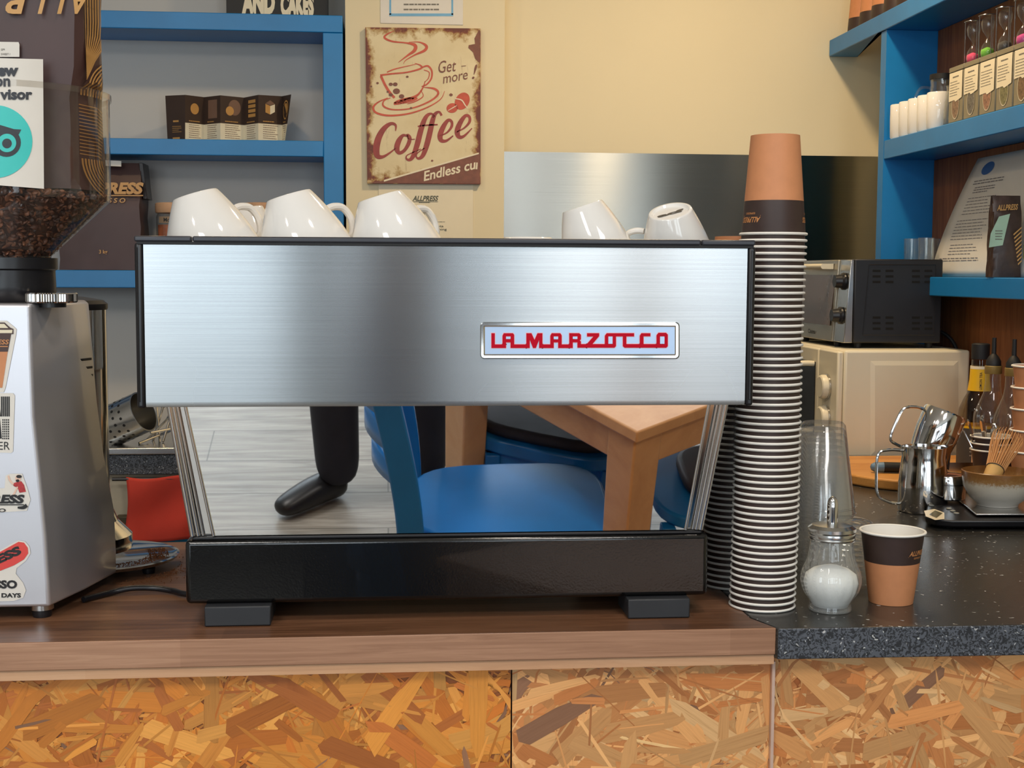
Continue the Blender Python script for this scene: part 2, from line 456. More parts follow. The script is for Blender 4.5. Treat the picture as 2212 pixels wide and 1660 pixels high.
struct(fw.build('wall_front', plain('shopfront_grey_paint', (74, 70, 66), 0.6)))
M_frame = plain('window_frame_paint', (60, 66, 72), 0.4)
for i, (a, b, _) in enumerate(WIN):
    fr = MB()
    fr.box(a, a + .025, -3.2, -3.16, .62, 2.58).box(b - .025, b, -3.2, -3.16, .62, 2.58)
    fr.box(a + .025, b - .025, -3.2, -3.16, .62, .66).box(a + .025, b - .025, -3.2, -3.16, 2.54, 2.58)
    f = struct(fr.build('window_%d' % (i + 1), M_frame))
    MB().box(a + .025, b - .025, -3.185, -3.180, .66, 2.54).build('window_pane', M_pane, f)
for x, y, z, p in LAMPS:
    t = thing('ceiling_downlight', 'round white ceiling downlight over the %s' % ('chairs' if y < 1 and x > 0 else 'open floor' if y < 1 else 'steel splashback side' if x > 0 else 'blue shelves'), 'ceiling light', (x, y, 2.7))
    MB().lathe([(0.075, z + .005), (0.095, z + .005), (0.095, 2.70), (0.075, 2.70), (0.075, z + .005)], (x, y, 0), 28, cap=(False, False)).build('lamp_housing', M_wrim, t)

# ---- steel splashback
pa = PY(1085, 328, 3.5); pb = PY(1893, 335, 3.5)
o = MB((pa.x, 3.5, .95)).box(pa.x, 1.296, 3.494, 3.4995, .951, pa.z).build('splashback', M_splash)
tag(o, 'brushed steel splashback sheet covering the lower back wall beside the column', 'splashback')

# ================================================================== COUNTERS
a = PZ(0, 1391); b = PZ(1675, 1355); c = PZ(2212, 1352)
YF = 1.482; XJ = b.x
t = thing('wooden_worktop', 'walnut-look wooden worktop under the espresso machine and coffee grinder', 'worktop', (0, YF, .905))
mb = MB()
poly = [(-1.6, YF), (XJ, YF), (XJ - .018, YF + .045), (XJ - .018, 2.03), (-1.6, 2.03)]
mb.prism(poly, .918, ZC)
o = mb.build('top_board', [M_walnut, M_walnut_lit], t, bevel=.0012)
for p in o.data.polygons:
    if p.normal.y < -0.7: p.material_index = 1
MB().box(-1.6, XJ - .001, YF + .003, YF + .02, .9065, .918).build('edge_lip', M_lip, t)
t = thing('stone_worktop', 'black speckled stone worktop under the paper cups and sugar shaker', 'worktop', (.7, YF, .91))
mb = MB(); poly = [(XJ + .0012, YF - .004), (1.30, YF - .018), (1.30, 1.992), (XJ - .017, 1.992), (XJ - .017, YF + .047)]
mb.prism(poly, .9135, ZC); o = mb.build('stone_slab', [M_stone, M_stonee], t, bevel=.0015)
for p in o.data.polygons:
    if p.normal.y < -0.7: p.material_index = 1
t = thing('stone_worktop', 'black stone worktop running along the right wall under the cream microwave', 'worktop', (.9, 2.0, .91))
MB().prism([(.535, 1.9945), (1.3, 1.9945), (1.3, 3.49), (.62, 3.49), (.62, 2.3)], .912, ZC).build('stone_slab', M_stone, t, bevel=.0015)
o = MB((.96, 2.2, 0)).box(.66, 1.28, 2.06, 3.48, 0.0, .9115).build('base_cabinet', M_wallw)
tag(o, 'off-white base cabinet hidden below the stone worktop at the right wall', 'cabinet')

# ---- OSB front panels, built strand by strand
def osb(x0, x1, y0, y1, ztop, pal, n, seed, label):
    r = random.Random(seed)
    t = thing('counter_panel', label, 'counter panel', ((x0 + x1) / 2, y0, 0))
    b = MB().hexa([(x0, y0, 0), (x1, y1, 0), (x1, y1 + .018, 0), (x0, y0 + .018, 0)], [(x0, y0, ztop), (x1, y1, ztop), (x1, y1 + .018, ztop), (x0, y0 + .018, ztop)])
    b.build('board_core', M_osbbase, t)
    vs = []; fs = []; cols = []; uvs = []; zmin = .52
    for k in range(n):
        q = k / n
        L = (0.028 + 0.10 * r.random() ** 1.5) * (0.8 + .35 * q); w = L * r.uniform(.09, .30)
        w = min(w, .023)
        if r.random() < .42: w = r.uniform(.0012, .0045)
        cx = r.uniform(x0 - .01, x1 + .01); cz = r.uniform(zmin, ztop + .01)
        an = r.gauss(0.0, 0.75) if r.random() < .62 else r.uniform(0, pi)
        col = r.choice(pal); j = r.uniform(.86, 1.1)
        if r.random() < .018: col = (150, 108, 80)
        col = lin(tuple(min(255, u * j) for u in col))
        e = [(-L / 2, -w / 2 * r.uniform(.1, 1)), (-L / 2 + L * r.uniform(.03, .14), -w / 2), (0, -w / 2 * r.uniform(.8, 1.12)), (L / 2 - L * r.uniform(.03, .2), -w / 2 * r.uniform(.6, 1)), (L / 2, -w / 2 * r.uniform(-.3, .6)),
             (L / 2 - L * r.uniform(0, .14), w / 2 * r.uniform(.5, 1)), (0, w / 2 * r.uniform(.8, 1.12)), (-L / 2 + L * r.uniform(0, .14), w / 2)]
        off = .00015 + .0016 * q; tilt = r.gauss(0, .004)
        base = len(vs); pts = []
        for (u, v) in e:
            x = min(max(cx + u * cos(an) - v * sin(an), x0), x1); z = min(cz + u * sin(an) + v * cos(an), ztop)
            yy = y0 + (y1 - y0) * (x - x0) / (x1 - x0) - off + u * tilt * .3
            vs.append((x, yy, z)); pts.append((u + k * .37, v + k * .11))
        fs.append(tuple(range(base, base + 8))); cols += [col] * 8; uvs += pts
    org = wl(t)
    me = bpy.data.meshes.new('strand_face'); me.from_pydata([tuple(Vector(v) - org) for v in vs], [], fs)
    ca = me.color_attributes.new('Col', 'FLOAT_COLOR', 'POINT'); ca.data.foreach_set('color', [u for c in cols for u in c])
    ul = me.uv_layers.new(name='UVMap'); ul.data.foreach_set('uv', [u for l in me.loops for u in uvs[l.vertex_index]])
    me.materials.append(M_strand); me.update()
    o = bpy.data.objects.new('strand_face', me); COL.objects.link(o); o.parent = t
    return t
PALA = [(210, 130, 48), (222, 148, 62), (230, 162, 78), (200, 116, 42), (216, 138, 54), (196, 114, 50), (224, 152, 70), (214, 140, 60)]
PALB = [(226, 162, 100), (236, 180, 118), (216, 148, 88), (240, 192, 134), (204, 130, 72), (228, 168, 106), (206, 136, 80), (232, 174, 112)]
p1 = PY(1105, 1460, 1.502).x; p2 = PY(1665, 1440, 1.502).x; p3 = PY(1672, 1440, 1.502).x
osb(-1.5, p1 - .001, 1.502, 1.502, .906, PALA, 6200, 3, 'amber-stained OSB chipboard counter front panel, left of the panel seam')
osb(p1 + .001, p2, 1.504, 1.504, .906, PALB, 2100, 5, 'pale OSB chipboard front panel in the middle, under the wooden worktop end')
osb(p3, 1.25, 1.503, 1.488, .913, PALB, 4000, 8, 'pale OSB chipboard counter front panel below the black stone worktop')
o = MB((p2, 1.498, 0)).box(p2 + .0002, p3 - .0002, 1.496, 1.512, 0, .906).build('joint_strip', plain('pale_joint_strip', (206, 176, 160), .4)); tag(o, 'thin pale vertical joint strip between the two right-hand chipboard panels', 'joint strip')

# ---- rear counter on the left, with the sink drainer
o = MB((-1.1, 3.0, .9)).box(-2.4, .29, 3.0, 3.615 if False else 3.44, .908, .953).build('rear_worktop', M_stonee, bevel=.002)
tag(o, 'dark speckled rear worktop edge seen between grinder and espresso machine', 'worktop')
o = MB((-.6, 3.0, .953)).box(-1.5, -.2, 2.998, 3.43, .9535, .958).box(-1.5, -.2, 2.992, 3.004, .9535, .968).build('sink_drainer', M_satin, bevel=.002)
tag(o, 'stainless steel sink drainer with a bright front rim on the rear worktop', 'sink drainer')
o = MB((-.6, 3.03, 0)).box(-2.4, .29, 3.03, 3.43, .76, .9075).box(-2.4, -.53, 3.03, 3.43, 0, .76).build('rear_cabinet', plain('beige_cabinet', (196, 186, 162), .6)); tag(o, 'beige cabinet front below the rear worktop, behind the red cloth', 'cabinet')
o = MB((-.3, 3.03, 0)).box(-.525, .28, 3.028, 3.43, 0, .757).build('blue_cabinet', M_blue); tag(o, 'blue painted low cabinet showing as a strip under the red cloth', 'cabinet')
# red cloth over a rail
t = thing('hanging_cloth', 'red cleaning cloth hanging below the rear worktop edge', 'cloth', (-.5, 2.985, .76))
pL = PY(272, 1030, 2.985).x; pR = PY(440, 1030, 2.985).x
def cl(u, v):
    x = pL + (pR - pL) * u + .004 * sin(v * 5) - .0 * v
    return (x, 2.987 - .006 * sin(u * 9 + v * 2) * (0.3 + v) - .004 * sin(v * 7 + u * 3), .905 - .143 * v - .004 * sin(u * 6))
MB().grid(cl, 26, 20).build('cloth_sheet', plain('red_cloth', (196, 60, 46), .85, var=.12, scale=12, bump=.3), t, solid=.002)
MB().tube([(pL - .03, 2.988, .9), (pR + .03, 2.988, .9)], .004).build('rail', M_dblack, t)
o = MB((-.59, 3.0, .77)).box(PY(250, 1110, 3.0).x, PY(279, 1110, 3.0).x, 2.995, 3.027, .765, .815).build('cupboard_handle', plain('dark_olive_box', (70, 62, 44), .5), bevel=.002)
tag(o, 'small dark box-shaped handle on the beige cabinet beside the red cloth', 'handle')

# perforated cutlery cylinder + utensils on the drainer
t = thing('cutlery_strainer', 'perforated steel cutlery cylinder lying tilted on the sink drainer', 'cutlery holder', (-.58, 3.15, .96))
c0 = PY(232, 925, 3.15); c1 = PY(312, 888, 3.15)
ax = (c1 - c0); Lc = ax.length + .03; ax.normalize(); ax = Vector((ax.x, -.35, ax.z)).normalized()
Mr = ax.to_track_quat('Z', 'Y').to_matrix()
mb = MB(); rr = .048
mb.lathe([(rr - .002, 0.002), (rr, 0), (rr, Lc), (rr - .003, Lc), (rr - .003, .003)], c0 - ax * .02, 40, Mr, cap=(True, True))
mb.build('cylinder_wall', M_satin, t)
mb = MB()
for j in range(5):
    for i in range(18):
        aa = 2 * pi * (i + .5 * (j % 2)) / 18
        cc = c0 - ax * .02 + Mr @ Vector((rr * 1.004 * cos(aa), rr * 1.004 * sin(aa), .015 + j * .019))
        nrm = Mr @ Vector((cos(aa), sin(aa), 0)); Q = nrm.to_track_quat('Z', 'Y').to_matrix()
        mb.add([cc + Q @ Vector((.0035 * cos(k * pi / 4), .0035 * sin(k * pi / 4), 0)) for k in range(8)], [tuple(range(8))])
mb.build('drain_holes', M_mblack, t)
utz = [(330, 955, 352, 880), (345, 958, 338, 876), (318, 950, 362, 905), (352, 955, 372, 890), (325, 935, 378, 925), (300, 958, 345, 940)]
for i, (x0, y0, x1, y1) in enumerate(utz):
    q0 = PY(x0, y0, 3.2 - i * .012); q1 = PY(x1, y1, 3.24 - i * .012)
    mb = MB(q0); mb.tube([q0, q1], .0028, 8)
    d = (q1 - q0).normalized()
    mb.sphere(q1 + d * .014, (.010, .003, .018), 10, M=d.to_track_quat('Z', 'Y').to_matrix())
    o = mb.build('steel_utensil', M_satin); tag(o, 'steel spoon handle in the tangle of utensils beside the tilted cutlery cylinder', 'utensil', 'utensils heaped on the drainer')

# ================================================================== LEFT SHELVES
t = thing('shelf_unit', 'blue painted wooden wall shelves with three boards, left of the coffee poster', 'shelves', (-.7, 3.6, 1.31))
YS = 3.44
for (yt, yb, nm) in ((35, 92, 0), (305, 352, 0)):
    pass
zt1 = PY(600, 33.5, YS).z; zb1 = PY(600, 80, YS).z; zt2 = PY(600, 303, YS).z; zb2 = PY(600, 351, YS).z
zb1 = PY(230, 60, YS).z; zb2 = PY(230, 333, YS).z
zt1 = PY(230, 22, YS).z; zt2 = PY(230, 298, YS).z; zt3 = PY(230, 584, YS).z; zb3 = PY(230, 622, YS).z
XP0 = PY(698, 200, YS).x; XP1 = PY(741, 200, YS).x
MB().box(-1.7, XP1, YS, 3.618, zb1, zt1).build('shelf_board', M_blue, t, bevel=.002)
MB().box(-1.7, XP0, YS + .001, 3.618, zb2, zt2).build('shelf_board', M_blue, t, bevel=.002)
MB().box(-1.7, XP0, YS + .001, 3.618, zb3, zt3).build('shelf_board', M_blue, t, bevel=.002)
MB().box(XP0, XP1, YS, 3.618, 1.2, zb1 - .0005).build('side_post', M_blue, t, bevel=.002)

# sign AND CAKES
t = thing('chalk_sign', 'black sign reading AND CAKES on top of the blue shelves', 'sign', (PY(600, 30, 3.5).x, 3.5, zt1))
s0 = PY(489, 25, 3.5).x; s1 = PY(709, 25, 3.5).x
MB().box(s0, s1, 3.5, 3.515, zt1, zt1 + .26).build('sign_board', M_mblack, t, bevel=.001)
mb = MB(); f = plane(3.5)
text(mb, 'AND', 522, 27, 72, 48, f, bold=.07); text(mb, 'CAKES', 606, 32, 72, 50, f, bold=.07)
text(mb, 'TEAS', 540, -38, 120, 52, f, bold=.03) if False else None
mb.build('lettering', M_paperc, t)

# leaflet: zigzag fold standing on the middle shelf
t = thing('folded_leaflet', 'brown and cream concertina leaflet standing open on the middle blue shelf', 'leaflet', (PY(490, 300, 3.5).x, 3.5, zt2))
fx = [357, 400, 441, 476, 527, 558, 609, 629]; fy = [3.53, 3.50, 3.545, 3.50, 3.545, 3.50, 3.545, 3.50]
ytop = [207, 205, 210, 206, 211, 205, 208, 204]
mbd, mbc, mbg, mbp = MB(), MB(), MB(), MB()
zb = zt2 + .0006
dk = plain('leaflet_brown', (62, 46, 38), .6, var=.05)
for i in range(7):
    A0 = PY(fx[i], 302, fy[i]); A1 = PY(fx[i + 1], 302, fy[i + 1])
    T0 = PY(fx[i], ytop[i], fy[i]).z; T1 = PY(fx[i + 1], ytop[i + 1], fy[i + 1]).z
    if i == 6: A1 = PY(615, 302, 3.52)
    if i == 0: A0 = PY(362, 302, 3.53)
    B0 = PY(fx[i], ytop[i], fy[i]); B1 = PY(fx[i + 1], ytop[i + 1], fy[i + 1])
    def pf(u, v, off=0.0, A0=A0, A1=A1, B0=B0, B1=B1):
        # u 0..1 along, v 0..1 up
        lo = A0.lerp(A1, u); hi = B0.lerp(B1, u); z = zb + ((B0.z * (1 - u) + B1.z * u) - zb) * v
        q = lo.lerp(hi, v); return Vector((q.x, q.y - off, z))
    split = 0.0 if i == 0 else .40
    mbd.hexa([pf(0, split), pf(1, split), pf(1, split, -.0008), pf(0, split, -.0008)], [pf(0, 1), pf(1, 1), pf(1, 1, -.0008), pf(0, 1, -.0008)])
    if split: mbc.hexa([pf(0, 0), pf(1, 0), pf(1, 0, -.0008), pf(0, 0, -.0008)], [pf(0, split), pf(1, split), pf(1, split, -.0008), pf(0, split, -.0008)])
    g = lambda x, y, pf=pf: pf(x, y, .0006)
    if i in (1, 6): ellipse(mbg, .5, .72, .22, .12, g)
    if i == 3: ellipse(mbp, .6, .76, .26, .17, g); ellipse(mbg, .4, .68, .17, .10, lambda x, y, pf=pf: pf(x, y, .0009))
    if i == 6: ellipse(mbg, .5, .70, .33, .2, g, hole=.85)
    if i == 2: mbp.poly([(.25, .52), (.8, .52), (.8, .92), (.25, .92)], g)
    if i == 4: [mbg.poly([(.3, y), (.8, y), (.8, y + .07), (.3, y + .07)], g) for y in (.55, .65, .75, .85)]
    if i == 5:
        mbg.poly([(.3, .64), (.5, .6), (.5, .78), (.3, .82)], g); mbc.poly([(.5, .6), (.7, .66), (.7, .82), (.5, .78)], g); mbp.poly([(.3, .83), (.5, .79), (.7, .83), (.5, .9)], g)
    if i: lines(mbg, .2, .44, .8, .05, 1, g, h=.02, seed=i)
    if i: lines(mbp, .2, .36, .85, -.045, 7, g, h=.012, rnd=.25, seed=i + 9)
    else:
        mbg.poly([(.35, .42), (.65, .42), (.65, .46), (.35, .46)], g); mbg.poly([(.3, .05), (.7, .05), (.7, .09), (.3, .09)], g)
        lines(mbg, .3, .32, .8, -.04, 4, g, h=.012)
mbd.build('brown_panels', dk, t); mbc.build('cream_panels', M_paperc, t); mbg.build('gold_motifs', M_gold, t); mbp.build('small_print', plain('leaflet_taupe', (124, 96, 80), .6), t)

# ---- big coffee bag on the lower shelf
def allpress(mb, x, y, w, h, fn, mi=0, shear=.25, word='ALLPRESS', bold=.03, under=True):
    text(mb, word, x, y, w, h, fn, mi, shear, bold)
    if under: mb.poly([(x - w * .02, y + h * .14), (x + w * 1.02, y + h * .14), (x + w * 1.02, y + h * .24), (x - w * .02, y + h * .24)], fn, mi)
t = thing('coffee_bag', 'tall brown coffee bean bag standing on the lower blue shelf beside the grinder hopper', 'coffee bag', (PY(220, 580, 3.5).x, 3.5, zt3))
YB = 3.47
x0 = PY(128, 580, YB).x; x1 = PY(306, 580, YB).x; zz0 = zt3 + .0005; zz1 = PY(220, 348, YB).z - .002
def bagm(x0, x1, y0, y1, z0, z1, org, name='bag_body', m=None, parent=None, bulge=.012, n=10, topk=.25):
    mb = MB(org)
    rows = []
    for j in range(n + 1):
        v = j / n; wv = 1.0 - .02 * sin(v * pi); dpt = (y1 - y0) * (1 - (1 - topk) * max(0, (v - .6) / .4) ** 1.3)
        ym = (y0 + y1) / 2; row = []
        for i in range(24):
            a = i / 24.0
            px, py = [(-1 + 8 * a, -1), (1, -1 + 8 * (a - .25)), (1 - 8 * (a - .5), 1), (-1, 1 - 8 * (a - .75))][int(a * 4)]
            b = bulge * (1 - px * px) * (-1 if py < 0 else 1) * sin(min(1, v * 1.6 + .1) * pi * .5) * (1 - .6 * v)
            wob = .0016 * sin(i * 2.3 + j * 1.7)
            row.append(((x0 + x1) / 2 + px * (x1 - x0) / 2 * wv + wob, ym + py * dpt / 2 + b + wob, z0 + (z1 - z0) * v))
        rows.append(row)
    vs = [p for r in rows for p in r]; fs = [(j * 24 + i, j * 24 + (i + 1) % 24, (j + 1) * 24 + (i + 1) % 24, (j + 1) * 24 + i) for j in range(n) for i in range(24)]
    fs += [tuple(reversed(range(24))), tuple(range(n * 24, n * 24 + 24))]
    mb.add(vs, fs); return mb.build(name, m or M_bag, parent, sharp=.9)
bagm(x0, x1, YB, 3.59, zz0, zz1, (0, 0, 0), parent=t, topk=.5, bulge=.006)
mb = MB(); mb.hexa([(x1 + .001, 3.50, zz0 + .18), (x1 + .012, 3.50, zz0 + .18), (x1 + .012, 3.57, zz0 + .18), (x1 + .001, 3.57, zz0 + .18)], [(x1 - .006, 3.49, zz1), (x1 + .004, 3.49, zz1), (x1 + .004, 3.57, zz1), (x1 - .006, 3.57, zz1)])
mb.build('side_gusset', M_bagd, t, bevel=.001)
mb = MB(); f = lambda x, y: PY(x, y, YB - .0085)
allpress(mb, 150, 418, 156, 24, f, bold=.05); text(mb, 'ESPRESSO', 170, 438, 100, 10, f, shear=.2, space=1.5); text(mb, '3 kg', 214, 548, 18, 8, f)
mb.build('gold_lettering', M_gold, t)
mb = MB(); mb.poly([(200, 345), (262, 348), (262, 360), (200, 357)], lambda x, y: PY(x, y, YB - .004)); mb.build('white_tape', M_paper, t)

# ---- glass jars
def jar(px, label):
    c = PY(px, 575, 3.53); r = .0455
    t = thing('storage_jar', label, 'jar', (c.x, c.y, zt3)); zl = PY(px, 461, 3.53).z; ztp = PY(px, 441, 3.53).z
    MB().lathe([(r * .96, zt3 + .0005), (r, zt3 + .006), (r, zl - .01), (r * .9, zl), (r * .88, zl), (r * .96, zl - .012), (r * .96, zt3 + .006)], (c.x, c.y, 0), 36, cap=(True, False)).build('glass_body', M_glass, t)
    MB().lathe([(r * 1.0, zl), (r * 1.04, zl + .003), (r * 1.04, ztp), (r * .98, ztp + .002)], (c.x, c.y, 0), 36).build('wooden_lid', M_lip, t)
    f = MB().lathe([(r * .9, zt3 + .007), (r * .9, zl - .030)], (c.x, c.y, 0), 30).build('orange_contents', plain('orange_packets', (214, 104, 40), .6, var=.5, scale=40), t)
    mb = MB(); g = lambda x, y: Vector((c.x + (r + .0004) * sin(x), c.y - (r + .0004) * cos(x), y))
    mb.grid(lambda u, v: g(-.8 + 1.6 * u, zl - .026 + .016 * v), 12, 1); mb.build('paper_label', plain('taupe_label', (150, 128, 104), .6), t)
    mb = MB(); g2 = lambda x, y: Vector((c.x + (r + .0008) * sin(x), c.y - (r + .0008) * cos(x), y)); text(mb, 'Mocha', -.45, zl - .023, .8, -.010, lambda x, y: g2(x, y), flip=1); mb.build('label_print', M_ink, t)
jar(378, 'glass jar with wooden lid and orange packets, behind the leftmost cup')
jar(568, 'glass jar with wooden lid, behind the gap between the two leftmost cups')

# ================================================================== COLUMN PAPERS AND POSTER
YW = 3.4495
t = thing('certificate', 'white certificate with a pale blue border taped above the coffee poster', 'certificate', (PY(910, 40, YW).x, YW, PY(910, 45, YW).z))
q0 = PY(822, 50, YW); q1 = PY(1000, 50, YW)
MB().box(q0.x, q1.x, YW - .0015, YW, q0.z, q0.z + .30).build('paper_sheet', M_paper, t)
f = plane(YW - .0016); mb = MB()
for a_, b_, c_, d_ in ((841, 29, 979, 35), (841, -150, 845, 32), (975, -150, 979, 32)): mb.poly([(a_, b_), (c_, b_), (c_, d_), (a_, d_)], f)
mb.build('blue_border', plain('pale_blue_print', (120, 178, 216), .6), t)
mb = MB(); lines(mb, 872, 8, 950, 11, 2, f, h=3, rnd=.05); lines(mb, 868, -40, 955, 12, 3, f, h=3); mb.build('small_print', M_grey, t)
t = thing('workshop_notice', 'cream notice headed ALLPRESS pinned below the coffee poster', 'notice', (PY(915, 500, YW).x, YW, 1.3))
q0 = PY(818, 400, YW); q1 = PY(1022, 400, YW)
MB().box(q0.x, q1.x, YW - .0015, YW, q0.z - .33, q0.z + .008).build('paper_sheet', M_paperc, t)
mb = MB(); allpress(mb, 891, 434, 54, 11, f, bold=.03); lines(mb, 905, 437, 930, 3, 1, f, h=1.5)
text(mb, 'Workshop', 905, 464, 32, 6, f, bold=.01); lines(mb, 905, 479, 962, 4, 1, f, h=1, rnd=0)
text(mb, 'Barista', 930, 491, 28, 5, f, bold=.01); text(mb, 'Training', 930, 498, 35, 5, f, bold=.01); mb.build('printed_heading', plain('dark_green_ink', (86, 88, 74), .6), t)

def poster_mat():
    t = NT('distressed_poster'); t.set(.5)
    tc = t.add('ShaderNodeTexCoord'); sp = t.add('ShaderNodeSeparateXYZ'); t.link(tc.outputs['Generated'], sp.inputs[0])
    n1 = t.noise(t.coord(), 34, 6, .7); n2 = t.noise(t.coord(), 9, 4, .6); n3 = t.noise(t.coord(scale=(60, 60, 12)), 1, 5, .7)
    ex = t.math('MINIMUM', sp.outputs[0], t.math('SUBTRACT', 1.0, sp.outputs[0])); ez = t.math('MINIMUM', sp.outputs[2], t.math('SUBTRACT', 1.0, sp.outputs[2]))
    ed = t.math('ADD', t.math('MINIMUM', ex, ez), t.math('MULTIPLY', t.math('SUBTRACT', t.math('ADD', n1, n2), 1.0), .22))
    base = t.ramp(n2, [(.3, (214, 196, 152)), (.7, (228, 214, 176))])
    base = t.mix(t.ramp(n3, [(.60, (0, 0, 0, 1)), (.72, (.5, .5, .5, 1))]), base, (150, 120, 84))
    c = t.ramp(ed, [(0.0, (122, 62, 44)), (.018, (150, 84, 56)), (.03, (196, 168, 120)), (.07, (255, 255, 255))])
    t.base(t.mix(1.0, base, c, 'MULTIPLY')); return t.m
YPp = 3.436
t = thing('coffee_poster', 'distressed vintage metal poster with a steaming cup and the word Coffee', 'poster', (PY(915, 400, YPp).x, YPp, PY(915, 400, YPp).z))
q = [PY(789, 59, YPp), PY(1038, 61.5, YPp), PY(1038, 398, YPp), PY(793.5, 396.5, YPp)]
bk = [Vector((p.x, 3.4488, p.z)) for p in q]
MB().hexa([q[3], q[2], q[1], q[0]], [bk[3], bk[2], bk[1], bk[0]]).build('metal_sheet', poster_mat(), t)
def pz_(off): return lambda x, y: PY(740 + x / 3.075, y / 3.075, YPp - off)
M_pred = plain('poster_red', (196, 84, 58), .5, var=.14, scale=60); M_pmar = plain('poster_maroon', (152, 62, 52), .5, var=.2, scale=50); M_pbr = plain('poster_brown', (124, 74, 54), .5, var=.15, scale=60)
mb = MB(); f = pz_(.0005)
mb.poly([(262, 1203), (912, 1012), (912, 1220), (168, 1216)], f); mb.build('banner', M_pbr, t)
mb = MB(); f = pz_(.0009)
mb.poly([(275, 1196), (905, 1014), (905, 1024), (275, 1208)], f)
text(mb, 'Endless cu', 540, 1203, 350, 62, f, shear=.3, rot=-.235, bold=.02); stroke(mb, [(893, 1080, 10), (889, 1125, 12)], f)
mb.build('banner_lettering', M_paperc, t)
mb = MB(); f = pz_(.0007)
S = [[(352, 870, 6), (352, 832, 16), (320, 822, 22), (275, 855, 34), (240, 915, 42), (224, 985, 44), (232, 1036, 36), (268, 1042, 20), (315, 1015, 12), (352, 985, 8)],
     [(432, 905, 12), (402, 900, 20), (374, 935, 34), (360, 985, 36), (376, 1016, 24), (410, 1000, 22), (438, 955, 26), (446, 915, 24), (430, 895, 14), (440, 925, 8), (480, 925, 6)],
     [(608, 780, 16), (592, 756, 14), (562, 768, 24), (538, 810, 32), (516, 880, 36), (496, 960, 36), (470, 1035, 30), (446, 1062, 20), (424, 1055, 12), (426, 1035, 8), (452, 1020, 7), (520, 990, 6)],
     [(658, 768, 16), (642, 744, 14), (615, 758, 24), (598, 800, 32), (580, 880, 36), (560, 960, 36), (535, 1030, 28), (508, 1053, 18), (490, 1042, 10), (500, 1015, 7), (560, 975, 6)],
     [(500, 840, 10), (560, 832, 10), (632, 828, 10)],
     [(640, 905, 7), (692, 882, 11), (724, 842, 18), (724, 808, 18), (700, 800, 22), (668, 845, 32), (648, 900, 36), (656, 933, 28), (690, 935, 17), (735, 902, 8)],
     [(752, 880, 7), (806, 852, 11), (842, 812, 18), (842, 776, 18), (816, 770, 22), (782, 815, 32), (762, 870, 36), (772, 908, 28), (806, 905, 17), (860, 852, 6)]]
for s_ in S: stroke(mb, s_, f)
mb.build('coffee_lettering', M_pmar, t)
mb = MB()
S = [[(345, 205, 2), (300, 225, 10), (278, 250, 14), (330, 275, 12), (420, 285, 10), (480, 300, 22), (478, 335, 22), (430, 370, 12), (370, 415, 3)],
     [(440, 280, 3), (510, 280, 8), (556, 305, 18), (545, 335, 18), (480, 365, 10), (420, 400, 5), (405, 425, 2)],
     [(250, 500, 12), (330, 490, 11), (430, 480, 10), (520, 455, 12), (518, 435, 10), (480, 420, 3)],
     [(295, 480, 8), (350, 458, 8), (450, 435, 5), (495, 425, 3)],
     [(255, 505, 16), (280, 560, 16), (310, 610, 18), (345, 650, 16)],
     [(525, 450, 9), (565, 438, 12), (592, 470, 12), (590, 520, 11), (560, 560, 10), (525, 575, 6)],
     [(540, 465, 5), (575, 480, 6), (570, 520, 6), (545, 545, 4)],
     [(548, 540, 4), (535, 580, 9), (500, 630, 14), (440, 660, 22), (380, 680, 26), (340, 690, 16)],
     [(520, 600, 3), (535, 640, 6), (480, 675, 8), (430, 690, 4)],
     [(540, 580, 4), (610, 590, 14), (636, 620, 14), (600, 660, 12), (520, 700, 10), (430, 725, 9), (330, 728, 10), (272, 705, 12), (275, 670, 8), (320, 650, 4)],
     [(300, 650, 4), (235, 680, 10), (204, 715, 14), (225, 750, 14), (310, 768, 13), (440, 755, 11), (560, 715, 9), (650, 660, 6), (678, 605, 3)]]
for s_ in S: stroke(mb, s_, f)
ellipse(mb, 795, 672, 46, 60, f, rot=.5); ellipse(mb, 728, 718, 38, 32, f, rot=-.2); ellipse(mb, 420, 668, 80, 18, f, rot=-.2)
mb.build('cup_drawing', M_pred, t)
mb = MB(); f = pz_(.001)
stroke(mb, [(745, 655, 6), (790, 665, 8), (815, 700, 7), (835, 725, 3)], f); stroke(mb, [(700, 735, 3), (735, 715, 6), (760, 700, 3)], f); mb.build('bean_creases', M_paperc, t)
mb = MB()
text(mb, 'Get', 632, 486, 118, 78, f, shear=.25, rot=-.12, bold=.0); text(mb, '-', 790, 446, 30, 8, f, rot=-.1)
text(mb, 'more', 668, 556, 165, 44, f, shear=.25, rot=-.19, bold=.0); text(mb, '!', 858, 524, 16, 96, f, shear=.25, bold=.0)
for (x, y, r) in ((320, 630, 14), (358, 606, 24), (320, 560, 14), (392, 640, 18), (430, 510, 9), (720, 630, 12), (455, 718, 9), (595, 1068, 8), (232, 552, 9), (190, 575, 7), (350, 560, 16), (300, 610, 8)): ellipse(mb, x, y, r, r * .8, f, n=9)
mb.build('hand_lettering', M_pbr, t)
mb = MB(); f = pz_(.0006); mb.poly([(905, 200), (912, 200), (912, 420), (880, 390), (868, 350), (835, 318), (838, 300), (880, 292), (876, 255)], f); mb.build('rust_patch', M_pbr, t)

# ================================================================== ESPRESSO MACHINE (seen from its back)
YM = 1.510; YBS = 1.545
def xm(px, py=700, Y=YM): return PY(px, py, Y).x
def zm(py, px=960, Y=YM): return PY(px, py, Y).z
XL, XR = xm(291.5, 700, YM), xm(1630.5, 700, YM)
ZT = zm(514.5); ZP0 = zm(877.5); ZP1 = zm(531)
em = thing('espresso_machine', 'large two-group espresso machine with brushed steel back panel and black base', 'espresso machine', (.07, 1.78, ZC))
